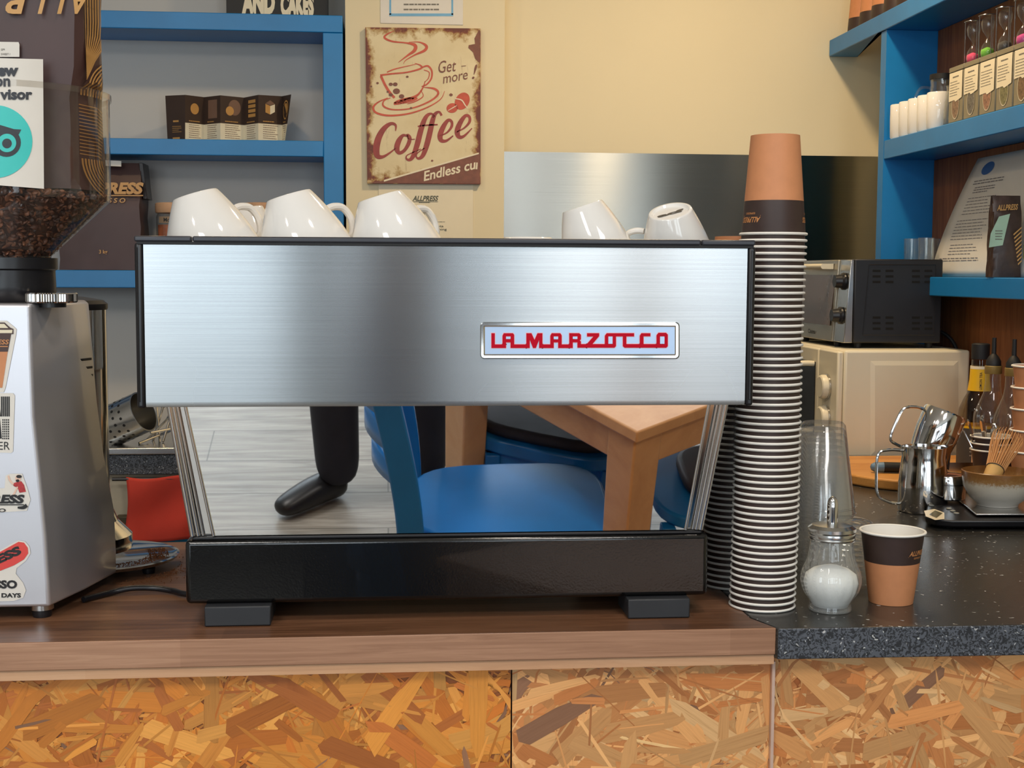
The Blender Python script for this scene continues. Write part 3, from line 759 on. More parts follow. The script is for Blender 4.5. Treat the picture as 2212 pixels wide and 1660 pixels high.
# feet
for (a, b) in ((-.2095, -.1345), (.2805, .3545)):
    for (y0, y1) in ((1.532, 1.60), (1.90, 1.97)):
        MB().box(a, b, y0, y1, ZC + .0004, .9735).build('foot', M_foot, em, bevel=.0015)
# base
XB0, XB1 = xm(400, 1240, YBS), xm(1530, 1230, YBS)
MB().box(XB0, XB1, YBS, 2.02, .9732, zm(1161, 960, YBS)).build('base_housing', M_enamel, em, bevel=.006, seg=4)
MB().box(XB0 + .008, XB1 - .008, 1.5475, 2.0, zm(1162, 960, YBS), zm(1154, 960, YBS)).build('base_top_plate', M_dblack, em, bevel=.0015)
# body between base and panel: mirror sheet leaning towards the camera at its top
ztm, zbm = ZP0 + .001, zm(1152, 960, 1.545)
Yt = 1.519; Yb = Yt + (ztm - zbm) * math.tan(radians(10.3))
def mx_(px, z):  # x on the mirror plane for a pixel column at height z
    Y = Yt + (ztm - z) * math.tan(radians(10.3)); return PY(px, 590 + (1.355 - z) * F / Y, Y).x
mxt0, mxt1, mxb0, mxb1 = mx_(402, ztm), mx_(1530, ztm), mx_(464, zbm), mx_(1479, zbm)
def slab(mb, xt0, xt1, xb0, xb1, dy0, dy1, mi=0):
    b = [(xb0, Yb + dy0, zbm), (xb1, Yb + dy0, zbm), (xb1, Yb + dy1, zbm), (xb0, Yb + dy1, zbm)]
    t_ = [(xt0, Yt + dy0, ztm), (xt1, Yt + dy0, ztm), (xt1, Yt + dy1, ztm), (xt0, Yt + dy1, ztm)]
    return mb.hexa(b, t_, mi)
slab(MB(), mxt0, mxt1, mxb0, mxb1, 0, .004).build('mirror_panel', M_mirror, em)
mb = MB(); mb.hexa([(mxb0 + .004, Yb + .006, zbm), (mxb1 - .004, Yb + .006, zbm), (mxb1 - .004, 1.96, zbm), (mxb0 + .004, 1.96, zbm)],
                   [(mxt0 + .004, Yt + .006, ztm), (mxt1 - .004, Yt + .006, ztm), (mxt1 - .004, 1.96, ztm), (mxt0 + .004, 1.96, ztm)])
mb.build('lower_body', M_satin, em)
def post(pt0, pt1, pb0, pb1, right):
    mb = MB()
    # channel: outer round tube, flat web, inner lip
    a0, a1, b0, b1 = mx_(pt0, ztm), mx_(pt1, ztm), mx_(pb0, zbm), mx_(pb1, zbm)
    slab(mb, a0, a1, b0, b1, .006, .010)
    def seg(f, r, dy=0.002):
        mb.tube([(b0 + (b1 - b0) * f, Yb + dy, zbm), (a0 + (a1 - a0) * f, Yt + dy, ztm)], r, 12)
    seg(.07, .0032); seg(.30, .0026, .003); seg(.50, .0020, .004); seg(.95, .0022, .001)
    return mb.build('corner_post', M_chrome, em)
post(362, 402, 412, 464, False); post(1572, 1530, 1516, 1479, True)
slab(MB(), mxt0 - .0005, mxt1 + .0005, mxb0 - .0005, mxb1 + .0005, -.0012, .0003)  # (sheet edge, not built)
# upper body + panel
MB().box(XL + .016, .406, 1.524, 1.99, ZP0 + .006, 1.354).build('upper_body', M_satin, em, bevel=.002)
pw = MB()
x0p, x1p = xm(313), xm(1611)
prof = [(y - .028, z) for y, z in [(1.5412, ZP0 + .003), (1.5385, ZP0), (1.537, ZP0 + .0015), (1.5362, ZP0 + .006), (1.5362, ZP1 - .001), (1.5375, ZP1), (1.541, ZP1)]]
n = len(prof); pw.add([(x, y, z) for x in (x0p, x1p) for (y, z) in prof] + [(x, 1.520, z) for x in (x0p, x1p) for z in (ZP0 + .003, ZP1)],
      [(i, i + 1, n + i + 1, n + i) for i in range(n - 1)] + [(0, 2 * n, 2 * n + 2, n), (n - 1, 2 * n + 1, 2 * n + 3, 2 * n - 1), (2 * n, 2 * n + 1, 2 * n + 3, 2 * n + 2)])
pw.build('back_panel', M_steel, em, sharp=.9)
for (a, b, w) in ((XL + .0012, x0p - .0006, 0), (x1p + .0006, XR - .0012, 1)):
    mb = MB().box(a, b, 1.506, 1.521, ZP0 - .001, ZP1 + .001)
    o = mb.build('side_trim', M_dblack, em, bevel=.003)
    MB().box(a + .003, b - .005 if not w else b - .003, 1.5050, 1.5065, ZP0 + .006, ZP1 - .004).build('trim_inlay', M_dblack, o, bevel=.0008)
# top rail in three lengths + sides + cup tray
jx0, jx1 = xm(416, 518), xm(1513, 523)
for (a, b) in ((XL + .0015, jx0 - .0006), (jx0 + .0006, jx1 - .0006), (jx1 + .0006, XR - .0025)):
    MB().box(a, b, 1.504, 1.518, ZP1 + .0022, ZT).build('top_rail', plain('rail_grey_black', (48, 50, 58), .38), em, bevel=.0018)
MB().box(XL + .004, XR - .004, 1.506, 1.517, ZP1 - .0005, ZP1 + .0024).build('rail_shadow_gap', M_mblack, em)
for (a, b) in ((XL + .006, XL + .016), (.396, .406)):
    MB().box(a, b, 1.5185, 1.98, 1.354, ZT - .002).build('side_rail', M_dblack, em, bevel=.002)
MB().box(XL + .016, .396, 1.519, 1.98, 1.3545, 1.3575).build('cup_tray', M_satin, em, bevel=.0008)
# badge
bd = MB()
f0 = lambda y0: (lambda x, y: PY(x, y, 1.5082 - y0))
def ringsheet(mb, x0, y0, x1, y1, r, dr, ya, yb_, mi=0):
    A = rrect(x0, y0, x1, y1, r); B = rrect(x0 + dr, y0 + dr, x1 - dr, y1 - dr, max(r - dr, 1)); k = len(A)
    mb.add([f0(ya)(*p) for p in A] + [f0(yb_)(*p) for p in B], [(i, (i + 1) % k, k + (i + 1) % k, k + i) for i in range(k)], mi)
ringsheet(bd, 1037, 696, 1468, 776, 9, 2.5, .0, .0035)
ringsheet(bd, 1039.5, 698.5, 1465.5, 773.5, 7, 5, .0035, .0035)
ringsheet(bd, 1044.5, 703.5, 1460.5, 768.5, 3, 3, .0035, .0022)
fr_ = bd.build('badge_frame', M_chrome, em, sharp=.9)
mb = MB(); mb.poly(rrect(1047, 706, 1458, 766, 2), f0(.0022)); mb.build('badge_plate', plain('badge_silver_blue', (176, 198, 226), .3, .3, var=.01), em)
# lettering strokes, coordinates of the close-up (x4.424 around 1000,660)
bx = lambda off: (lambda x, y: PY(1000 + x / 4.424, 660 + y / 4.424, 1.5082 - off))
LM = [ [(272, 266), (305, 266), (305, 373), (412, 373), (412, 408), (272, 408)],
       [(378, 290), (390, 266), (478, 266), (490, 282), (490, 373), (606, 373), (606, 408), (455, 408), (455, 354), (412, 354), (412, 373), (378, 373)],
       [(606, 266), (655, 266), (684, 330), (712, 266), (760, 266), (760, 408), (728, 408), (728, 330), (697, 408), (670, 408), (639, 330), (639, 408), (606, 408)],
       [(760, 373), (835, 373), (835, 290), (848, 266), (930, 266), (944, 286), (944, 373), (1016, 373), (1016, 408), (910, 408), (910, 354), (868, 354), (868, 408), (760, 408)],
       [(1016, 266), (1112, 266), (1128, 282), (1128, 325), (1116, 335), (1128, 345), (1128, 370), (1182, 370), (1182, 405), (1094, 405), (1094, 354), (1050, 354), (1050, 408), (1016, 408)],
       [(1186, 266), (1302, 266), (1302, 294), (1238, 370), (1356, 370), (1356, 405), (1182, 405), (1182, 372), (1246, 298), (1186, 298)],
       [(1356, 290), (1374, 266), (1636, 266), (1636, 297), (1562, 297), (1562, 370), (1690, 370), (1690, 405), (1545, 405), (1528, 390), (1528, 297), (1463, 297), (1463, 390), (1448, 405), (1356, 405)],
       [(1690, 290), (1705, 266), (1792, 266), (1792, 296), (1726, 296), (1726, 370), (1850, 370), (1850, 405), (1690, 405)],
       [(1850, 285), (1868, 262), (1942, 262), (1958, 280), (1958, 390), (1944, 405), (1850, 405)] ]
HO = [(412, 298, 455, 322), (868, 298, 910, 324), (1050, 298, 1094, 322), (1390, 298, 1430, 368), (1884, 298, 1926, 368)]
out = MB(); inn = MB(); hol = MB()
for p in LM:
    cxm = sum(q[0] for q in p) / len(p); cym = sum(q[1] for q in p) / len(p)
    for (x, y) in []: pass
def outline(p, d):
    k = len(p); res = []
    A = sum(p[i][0] * p[(i + 1) % k][1] - p[(i + 1) % k][0] * p[i][1] for i in range(k)); sg = 1 if A > 0 else -1
    for i in range(k):
        a = Vector(p[i - 1]); b = Vector(p[i]); c = Vector(p[(i + 1) % k])
        n1 = Vector(((b - a).y, -(b - a).x)).normalized() * sg; n2 = Vector(((c - b).y, -(c - b).x)).normalized() * sg
        m = (n1 + n2); m = m / max(.35, m.dot(n1)) if m.length > 1e-6 else n1
        res.append((b.x + m.x * d, b.y + m.y * d))
    return res
def tri(mb, p, f):
    import mathutils
    v3 = [Vector((q[0], q[1], 0)) for q in p]; fs = mathutils.geometry.tessellate_polygon([v3]); mb.add([f(*q) for q in p], [tuple(t) for t in fs])
for p in LM: tri(out, outline(p, 6), bx(.0025)); tri(inn, p, bx(.0029))
for h in HO:
    a, b, c, d = h; hol.poly([(a, b), (c, b), (c, d), (a, d)], bx(.0032)); 
lt = out.build('lettering_outline', M_pinkline, em); inn.build('lettering', M_red, em)
hol.build('lettering_counters', MT['badge_silver_blue'], em)

# ================================================================== CUPS ON THE MACHINE
def cup(name, label, px, Y, r, h, tilt, rbase=.47, tiltf=0.0, hang=60, z0=1.3580, group='white cups upside down on the espresso machine', lift=0.0, mark=False):
    """inverted cup; origin at the rim centre; tilt leans the base to the left."""
    x = PY(px, 512, Y).x
    t = thing(name, label, 'cup', (x, Y, z0), group)
    rb = r * rbase
    prof = [(r - .003, .0005), (r, 0), (r + .0004, .004), *[(r * (rbase + (1 - rbase) * (1 - q ** 1.45)), h * q) for q in (.12, .25, .38, .5, .62, .74, .84, .92, .975)], (rb * 1.0, h * .997), (rb * .97, h), (rb * .88, h), (rb * .80, h - .003), (.001, h - .003)]
    mb = MB(); mb.lathe(prof, (0, 0, 0), 48, cap=(False, True))
    mb.lathe([(r - .003, .0005), (r * .90, h * .2), (r * .78, h * .45), (r * .62, h * .68), (r * .4, h * .84), (.001, h * .88)], (0, 0, 0), 48, cap=(False, True))
    o = mb.build('cup_body', M_white, None, sharp=.9)
    o.parent = t
    hp = [(r * .96, 0, h * .20), (r * 1.16, 0, h * .10), (r * 1.36, 0, h * .18), (r * 1.42, 0, h * .40), (r * 1.30, 0, h * .60), (r * 1.05, 0, h * .66), (r * .82, 0, h * .64)]
    Mz = Matrix.Rotation(radians(hang), 3, 'Z')
    hb = MB().tube([Mz @ p for p in smooth(hp, 5)], [.0045 * (r / .055)] * 31, 10).build('handle', M_white)
    hb.parent = t
    if mark:
        m = MB(); f = lambda x, y: Vector((x * .001, -y * .001, h - .0025)); text(m, 'acf', -rb * 650, 4, rb * 1300, 8, f, bold=.06, rot=-.0); mo = m.build('base_stamp', M_ink); mo.parent = t
    t.rotation_euler = (radians(tiltf), radians(-tilt), 0)
    t.location.z = z0 + r * sin(radians(abs(tilt))) * 1.0 + lift
    return t
# bases lean left, rims raised on the right
cup('coffee_cup', 'leftmost large white cup upside down and tilted on the machine top', 463, 1.62, .0565, .0745, 17, hang=44)
cup('coffee_cup', 'second large white tilted cup from the left on the machine top', 664, 1.62, .0565, .0745, 17, hang=40)
cup('coffee_cup', 'third large white tilted cup, standing in front of the ALLPRESS notice', 860, 1.62, .0565, .0745, 17, hang=46)
cup('coffee_cup', 'smaller white tilted cup in front of the bright stripe of the splashback', 1296, 1.62, .0445, .068, 19, .56, hang=48)
cup('coffee_cup', 'rightmost white cup, its round base with a dark stamp facing the camera', 1466, 1.62, .0445, .068, 15, .58, tiltf=22, hang=150, mark=True)
cup('coffee_cup', 'white cup in the back row, seen in the gap between the two leftmost cups', 552, 1.75, .042, .074, 8, hang=60)
c = PY(1140, 512, 1.62)
t = thing('espresso_cup', 'low white upside-down cup, only its flat base showing above the rail', 'cup', (c.x, 1.62, 1.358))
MB().lathe([(.026, 1.358), (.040, 1.3585), (.0385, 1.38), (.0305, 1.3965), (.028, 1.3985), (.001, 1.3985)], (c.x, 1.62, 0), 40).build('cup_body', M_white, t, sharp=.9)

# ================================================================== PAPER CUPS
def cup_meshes(h, rt, rb, kraft, nm):
    """upside-down takeaway cup: rim at z=0, base at z=h."""
    R = lambda z: rt + (rb - rt) * z / h
    b = MB(); zb_ = h * (1 - kraft)
    b.lathe([(R(.002) - .0005, .002), (R(.004), .004), (R(zb_), zb_), (R(h), h), (R(h) - .0006, h), (R(h - .006) - .0012, h - .006), (.0005, h - .006)], (0, 0, 0), 40, mis=[0, 0, 1, 1, 1, 2, 2], cap=(False, True))
    b.lathe([(R(.002) - .0008, .002), (R(h - .007) - .0008, h - .007)], (0, 0, 0), 40, mi=2, cap=(False, False))
    body = b.build(nm, [M_cupblk, M_kraft, M_wrim], sharp=.8)
    rm = MB(); k = 8; prof = [(R(0) + .0009 + .0016 * cos(2 * pi * i / k), .0017 + .0017 * sin(2 * pi * i / k)) for i in range(k)]; prof.append(prof[0])
    rm.lathe(prof, (0, 0, 0), 40, cap=(False, False)); rim = rm.build('rim', M_wrim, sharp=.9)
    return body, rim
HB = .1185
TC = PY(1661, 330, 1.585); BC = PZ(1648, 1318)
proto = thing('paper_cup', 'x', 'paper cup', (0, 0, 0))
bo, ri = cup_meshes(HB, .0382, .0290, .655, 'cup_wall'); bo.parent = proto; ri.parent = proto
S1 = Vector((.4565, 1.585, ZC + .0003)); NC = 59; PITCHZ = (1.4015 - ZC) / (NC - 1)
G1 = 'cups of the tallest front stack'
LBL1 = 'upside-down paper cup with white rim and dark band, inside the tallest front stack'
r_ = random.Random(4)
top_loc = None
for k in range(NC):
    sx = .0045 * (k / NC) + .0009 * sin(k * .11) ; loc = (S1.x + sx + r_.uniform(-.00006, .00006), S1.y, S1.z + k * PITCHZ)
    last = k == NC - 1
    lab = 'topmost paper cup of the tall stack, its kraft base and dark logo band uncovered' if last else ('bottom paper cup of the tallest front stack, its rim on the worktop' if k == 0 else LBL1)
    d = proto if k == 0 else dup(proto)
    d.location = loc; d.rotation_euler = (0, 0, r_.uniform(0, 6)); d['label'] = lab; d['group'] = G1
    if last: top = d; top_loc = Vector(loc); d.rotation_euler = (0, 0, 0)
# logo on the top cup, upside down, at both sides
mb = MB()
for a0, wd in ((-1.52, 'ALLPRESS'), (.88, 'ALLPRESS')):
    zc = .021
    def g(u, v, a0=a0):   # u in mm around, v in mm up; text turned upside down
        rr = .0382 + (.0290 - .0382) * (zc + v * .001) / HB + .0003
        a = a0 + (30 - u) * .001 / rr * 1.0
        return Vector((rr * sin(a), -rr * cos(a), zc - v * .001 * -1))
    gg = lambda x, y, g=g: g(x, y)
    text(mb, wd, 0, 0, 30, 6.2, gg, shear=.25, bold=.02); mb.poly([(0, 1.4), (30, 1.4), (30, 2.0), (0, 2.0)], gg)
    text(mb, 'ESPRESSO', 8, 5.6, 16, 2.2, gg, bold=.01)
lo = mb.build('logo_print', M_copper); lo.parent = top
def stackof(n, loc, pitch, label, group, first, bottom):
    for k in range(n):
        d = dup(proto, (loc[0] + .0012 * sin(k * .1), loc[1], loc[2] + k * pitch), (0, 0, r_.uniform(0, 6)), bottom if k == 0 else label, group)
        if k == n - 1: d['label'] = first
p2_ = PZ(1605, 1272); p3_ = PZ(1580, 1215)
stackof(44, (.449, 1.70, ZC + .0003), PITCHZ, 'paper cup with grey-shaded white rim in the second stack, behind the tallest one', 'cups of the second stack', 'uppermost cup of the second paper cup stack, half hidden by the machine', 'lowest cup of the second paper cup stack')
stackof(40, (.452, 1.815, ZC + .0003), PITCHZ, 'paper cup in the third stack, squeezed between machine and second stack', 'cups of the third stack', 'uppermost cup of the third paper cup stack', 'lowest cup of the third paper cup stack')
# cups on the top right shelf (placed with the shelf below)

# standing cup
c = PZ(1924, 1300)
t = thing('paper_cup', 'single upright paper cup with dark upper band, kraft base and copper logo', 'paper cup', (c.x, c.y, ZC + .0003))
H8 = .0905; R8 = lambda z: .0268 + (.0385 - .0268) * z / H8; zk = .052
mb = MB(); mb.lathe([(R8(0) - .001, 0.004), (R8(0) - .0008, 0), (R8(0), 0), (R8(zk), zk), (R8(H8 - .002), H8 - .002)], (0, 0, 0), 48, mis=[1, 1, 1, 0, 0], cap=(False, False))
mb.lathe([(.0005, .005), (R8(0) - .001, .005), (R8(H8 - .002) - .0007, H8 - .002)], (0, 0, 0), 48, mi=2, cap=(True, False))
o = mb.build('cup_wall', [M_cupblk, M_kraft, M_wrim], sharp=.8); o.parent = t
mb = MB(); k = 8; prof = [(R8(H8) + .0006 + .0016 * cos(2 * pi * i / k), H8 - .0016 + .0016 * sin(2 * pi * i / k)) for i in range(k)]; prof.append(prof[0])
o = mb.lathe(prof, (0, 0, 0), 48, cap=(False, False)).build('rim', M_wrim, sharp=.9); o.parent = t
mb = MB()
def g(u, v):
    zc = .0635 - v * .001; rr = R8(zc) + .0003; a = .24 + u * .001 / rr
    return Vector((rr * sin(a), -rr * cos(a), zc))
text(mb, 'ALLPRESS', 0, 0, 30, 6, g, shear=.25, bold=.02); mb.poly([(-1, 1.0), (30, 1.0), (30, 1.6), (-1, 1.6)], g); text(mb, 'ESPRESSO', 8, 4.4, 16, 2.2, g, bold=.01)
o = mb.build('logo_print', M_copper); o.parent = t

# ================================================================== CLEAR PLASTIC CUPS
def clearcup(h, rt, rb, base=(0, 0, 0)):
    mb = MB(); R = lambda z: rt + (rb - rt) * z / h
    mb.lathe([(R(.003), .003), (R(h - .004), h - .004), (R(h) - .003, h), (.0005, h)], base, 36, cap=(False, True))
    k = 6; prof = [(R(0) + .0012 * cos(2 * pi * i / k), .0014 + .0014 * sin(2 * pi * i / k)) for i in range(k)]; prof.append(prof[0])
    mb.lathe(prof, base, 36, cap=(False, False)); return mb
pc = clearcup(.118, .0455, .0300).build('clear_cup', M_clear, sharp=.8)
def cstack(n, x, y, pitch, label, group, lastlabel, dz=0, first=False):
    for k in range(n):
        d = pc if first and k == 0 else pc.copy()
        if d is not pc: COL.objects.link(d)
        d.location = (x + .001 * sin(k), y, ZC + .0003 + k * pitch)
        tag(d, lastlabel if k == n - 1 else label, 'clear cup', group)
xA = PY(1772, 1200, 1.79).x; xB = PY(1752, 1200, 1.93).x
cstack(11, xA, 1.79, .0085, 'clear plastic cup nested upside down in the stack behind the sugar shaker', 'clear cups behind the sugar shaker', 'uppermost clear plastic cup of the stack behind the sugar shaker', first=True)
cstack(8, xB, 1.93, .0085, 'clear plastic cup nested in the rear stack beside the tall paper cup stack', 'clear cups of the rear stack', 'uppermost clear plastic cup of the rear stack')
# stack of clear lids
xL_ = PY(1829, 1250, 1.695).x
ld = MB(); ld.lathe([(.0400, 0), (.0415, .001), (.0415, .004), (.0385, .005), (.036, .013), (.030, .019), (.018, .022), (.001, .022)], (0, 0, 0), 36, cap=(False, True))
ld = ld.build('dome_cover', M_clear2, sharp=.8)
for k in range(10):
    d = ld if k == 0 else ld.copy()
    if k: COL.objects.link(d)
    d.location = (xL_ + .0015 * sin(k * 1.3), 1.695, ZC + .0003 + k * .0072)
    tag(d, 'uppermost clear domed lid of the pile right of the sugar shaker' if k == 9 else 'clear domed plastic lid in the pile between sugar shaker and upright paper cup', 'lid', 'clear lids beside the sugar shaker')

# ================================================================== SUGAR SHAKER
c = PZ(1793, 1318)
t = thing('sugar_shaker', 'fluted glass sugar shaker with steel screw lid and pouring spout', 'sugar shaker', (c.x, c.y, ZC + .0003))
zz = ZC + .0003
fl = lambda a, z: 1 + .055 * abs(cos(8 * a)) * max(0, min(1, (z - zz - .012) / .01, (zz + .086 - z) / .01))
prof = [(.001, .004), (.022, .003), (.0245, 0), (.0255, .002), (.0245, .008), (.0255, .012), (.031, .022), (.0345, .034), (.0335, .046), (.0290, .058), (.0262, .068), (.0252, .078), (.0250, .086), (.0240, .090), (.0240, .098)]
MB().lathe([(r, z + zz) for r, z in smooth([(r, z, 0) for r, z in prof], 3) and [(p.x, p.y) for p in smooth([(r, z, 0) for r, z in prof], 3)]], (c.x, c.y, 0), 84, flute=fl, cap=(True, False)).build('glass_jar', clear('shaker_glass', (.95, .97, .965), .04, .10, .10), t, sharp=1.2)
MB().lathe([(.0272, .0865), (.0278, .088), (.0272, .090), (.0278, .0925), (.0272, .095), (.0285, .097), (.0285, .101), (.024, .1045), (.008, .1065), (.001, .1065)], (c.x, c.y, zz), 40, cap=(False, True)).build('screw_lid', M_satin, t, sharp=.5)
sp = MB().lathe([(.0065, .1065), (.0065, .126), (.0062, .1305), (.0052, .135), (.0030, .138), (.0006, .139)], (c.x, c.y, zz), 20)
sp.build('pouring_spout', M_chrome, t, sharp=.9)
su = MB().lathe([(.001, .005), (.021, .0055), (.0245, .012), (.0295, .022), (.0325, .034), (.030, .044), (.022, .050), (.010, .054), (.001, .055)], (c.x, c.y, zz), 84, flute=fl); su.org = Vector((c.x, c.y, zz + .005))
o = su.build('sugar', plain('white_sugar', (244, 244, 242), .85, var=.04, scale=600), sharp=1.5); tag(o, 'heap of white sugar inside the glass shaker', 'sugar', kind='stuff')

# ================================================================== GRINDER
XG = -.535
rowsG = [(657, 64, 187), (664, 65, 191), (780, 69, 200), (900, 73, 209), (1030, 86, 224), (1160, 98, 246), (1258, 104, 250), (1305, 107, 250)]
gr = thing('coffee_grinder', 'silver coffee grinder with stickers and a clear bean hopper, at the left edge', 'coffee grinder', (XG, 1.70, ZC))
rings = []
for (y, xa, xb) in rowsG:
    A = PY(xa, y, 1.578); z = A.z
    Bx = PY(xb, 590 + (1.355 - z) * F / 1.75, 1.75).x
    rings.append([(2 * XG - Bx, 1.75, z), (2 * XG - A.x, 1.578, z), (A.x, 1.578, z), (A.x + (Bx - A.x) * .55, 1.66, z), (Bx, 1.75, z), (Bx - .012, 1.80, z), (XG + .05, 1.86, z), (XG - .05, 1.86, z), (2 * XG - Bx + .012, 1.80, z)])
ZG0 = .9655
rings[-1] = [(x, y, ZG0) for x, y, z in rings[-1]]
mb = MB(); k = len(rings[0])
mb.add([p for r in rings for p in r], [(j * k + i, j * k + (i + 1) % k, (j + 1) * k + (i + 1) % k, (j + 1) * k + i) for j in range(len(rings) - 1) for i in range(k)] + [tuple(range(k)), tuple(range((len(rings) - 1) * k, len(rings) * k))])
M_silver = plain('silver_paint', (208, 207, 212), .34, .62, var=.02, scale=4, coat=.3)
mb.build('body_casting', M_silver, gr, bevel=.006, seg=4, sharp=.5)
for (fx_, fy_) in ((PZ(97, 1326).x, 1.597), (2 * XG - PZ(97, 1326).x, 1.597), (XG + .12, 1.80), (XG - .12, 1.80)):
    o = MB().lathe([(.0105, ZC + .0003), (.0112, ZC + .004), (.0112, ZC + .009), (.0135, ZC + .0092), (.0135, ZG0)], (fx_, fy_, 0), 24, mis=[0, 0, 0, 1, 1, 1]).build('foot', [M_dblack, M_satin], gr, sharp=.5)
# vents on the side
mb = MB()
for (x0, x1, y0) in ((160, 197, 777), (161, 199, 795), (162, 200, 812)):
    def sd(px, py):
        # point on the side surface between A and B
        f = (px - 70) / 130.0; Y = 1.578 + .172 * min(1, max(0, (px - 70) / 131.0)); return PY(px, py, Y - .004)
    mb.add([sd(x0, y0), sd(x0, y0 + 5), sd(x1, y0 + 1), sd(x1, y0 - 4)], [(0, 1, 2, 3)])
mb.build('side_vents', M_mblack, gr, solid=.0012)
# doser cylinder, black lid and chute
dx, dy, dr = PY(231, 800, 1.875).x - .05, 1.875, .05
MB().lathe([(.079, .974), (.079, .9925), (.072, 1.0), (.060, 1.012), (.053, 1.03), (.0495, 1.06), (dr, 1.08), (dr, 1.303)], (dx, dy, 0), 48, cap=(True, True)).build('doser_chamber', M_chrome, gr, sharp=.4)
MB().lathe([(dr + .001, 1.303), (dr + .002, 1.305), (dr + .002, 1.311), (dr - .004, 1.316), (.02, 1.3205), (.001, 1.3215)], (dx, dy, 0), 48).build('doser_lid', M_dblack, gr, sharp=.5)
mb = MB().lathe([(.001, .9575), (.085, .9575), (.100, .961), (.103, .9655), (.100, .9665), (.094, .9640), (.001, .9615)], (-.392, 1.868, 0), 56)
mb.build('catch_tray', M_chrome, gr, sharp=.5)
for a in (-.6, 1.5, 3.4): MB().lathe([(.008, ZC + .0003), (.009, .957)], (-.392 + .085 * cos(a), 1.868 + .085 * sin(a), 0), 16).build('tray_foot', M_dblack, gr)
# knurled grind dial
c = PY(112, 645, 1.612)
fl = lambda a, z: 1 + .02 * (1 if int(a / (2 * pi) * 120) % 2 else -1)
MB().lathe([(.027, 1.3185), (.0285, 1.320), (.0285, 1.3285), (.027, 1.330), (.001, 1.330)], (c.x, 1.612, 0), 120, flute=fl).build('grind_dial', M_chrome, gr, sharp=.3)
MB().lathe([(.016, 1.313), (.016, 1.3188)], (c.x, 1.612, 0), 24).build('dial_shaft', M_dblack, gr)
# hopper collar
hx, hy = PY(22, 600, 1.68).x, 1.68
zc0 = 1.3165; ztp = PY(60, 558, 1.63).z
MB().lathe([(.052, zc0), (.052, zc0 + .02), (.0515, zc0 + .034), (.0515, ztp - .014), (.0545, ztp - .012), (.0545, ztp), (.040, ztp)], (hx, hy, 0), 40, cap=(False, False)).build('hopper_collar', M_dblack, gr, sharp=.5, solid=.002)
mb = MB(); mb.box(hx - .012, hx - .004 + .004, 1.60, 1.628, ztp - .020, ztp - .012); mb.build('collar_latch', M_satin, gr, bevel=.002)
# hopper: cylinder wall above, cone below
rT = PY(234, 420, 1.68).x - hx; z_edge = PY(200, 428, 1.68).z; z_top = PY(200, 205, 1.68).z; rN = .047
MB().lathe([(rN, ztp - .004), (rN + .001, ztp + .003), (rT, z_edge - .004), (rT + .001, z_edge + .004), (rT + .0015, z_top), (rT + .0035, z_top + .001), (rT + .0035, z_top - .006)], (hx, hy, 0), 64, cap=(False, False)).build('bean_hopper', clear('hopper_plastic', (.90, .88, .85), .05, .05, .015), gr, sharp=.5)
# beans
r2 = random.Random(11); mb = MB((hx, hy, ztp)); bcol = [(118, 74, 52), (92, 56, 40), (140, 90, 62), (76, 48, 36)]
zbt = z_edge + .003
rad = lambda z: rN + (rT - rN) * min(1, max(0, (z - ztp) / (z_edge - ztp)))
def bean(c, s, Q, mi):
    n = 8; prof = [(.0, -1), (.62, -.75), (.95, -.25), (.95, .25), (.62, .75), (.0, 1)]
    vs = []
    for (r, z) in prof:
        for i in range(n):
            a = 2 * pi * i / n; x = r * cos(a) * .72; y = r * sin(a) * .5
            if y < 0: y *= .45
            vs.append(c + Q @ Vector((x * s, y * s, z * s)))
    fs = [(j * n + i, j * n + (i + 1) % n, (j + 1) * n + (i + 1) % n, (j + 1) * n + i) for j in range(5) for i in range(n)]
    mb.add(vs, fs, mi)
for i in range(1900):
    z = ztp + (zbt - ztp) * (r2.random() ** .75); a = r2.uniform(-2.2, 1.9) - pi / 2 + .3; rr = (rad(z) - .0055) * (1 - .06 * r2.random())
    if r2.random() < .18: z = zbt + r2.uniform(-.004, .001); rr = rad(z) * .94 * sqrt(r2.random())
    Q = Matrix.Rotation(r2.uniform(0, 6.3), 3, 'Z') @ Matrix.Rotation(r2.uniform(0, 3.1), 3, 'X') @ Matrix.Rotation(r2.uniform(0, 3), 3, 'Y')
    bean(Vector((hx + rr * cos(a), hy + rr * sin(a), z)), r2.uniform(.0045, .0058), Q, r2.randrange(4))
mb.lathe([(rN - .006, ztp), (rT - .013, z_edge - .006), (.001, z_edge - .002)], (hx, hy, 0), 32, mi=3)
o = mb.build('coffee_beans', [plain('roasted_bean_%d' % i, c_, .38, var=.1) for i, c_ in enumerate(bcol)], recalc=False, sharp=1.2)
tag(o, 'dark roasted coffee beans filling the clear cone of the hopper', 'coffee beans', kind='stuff')
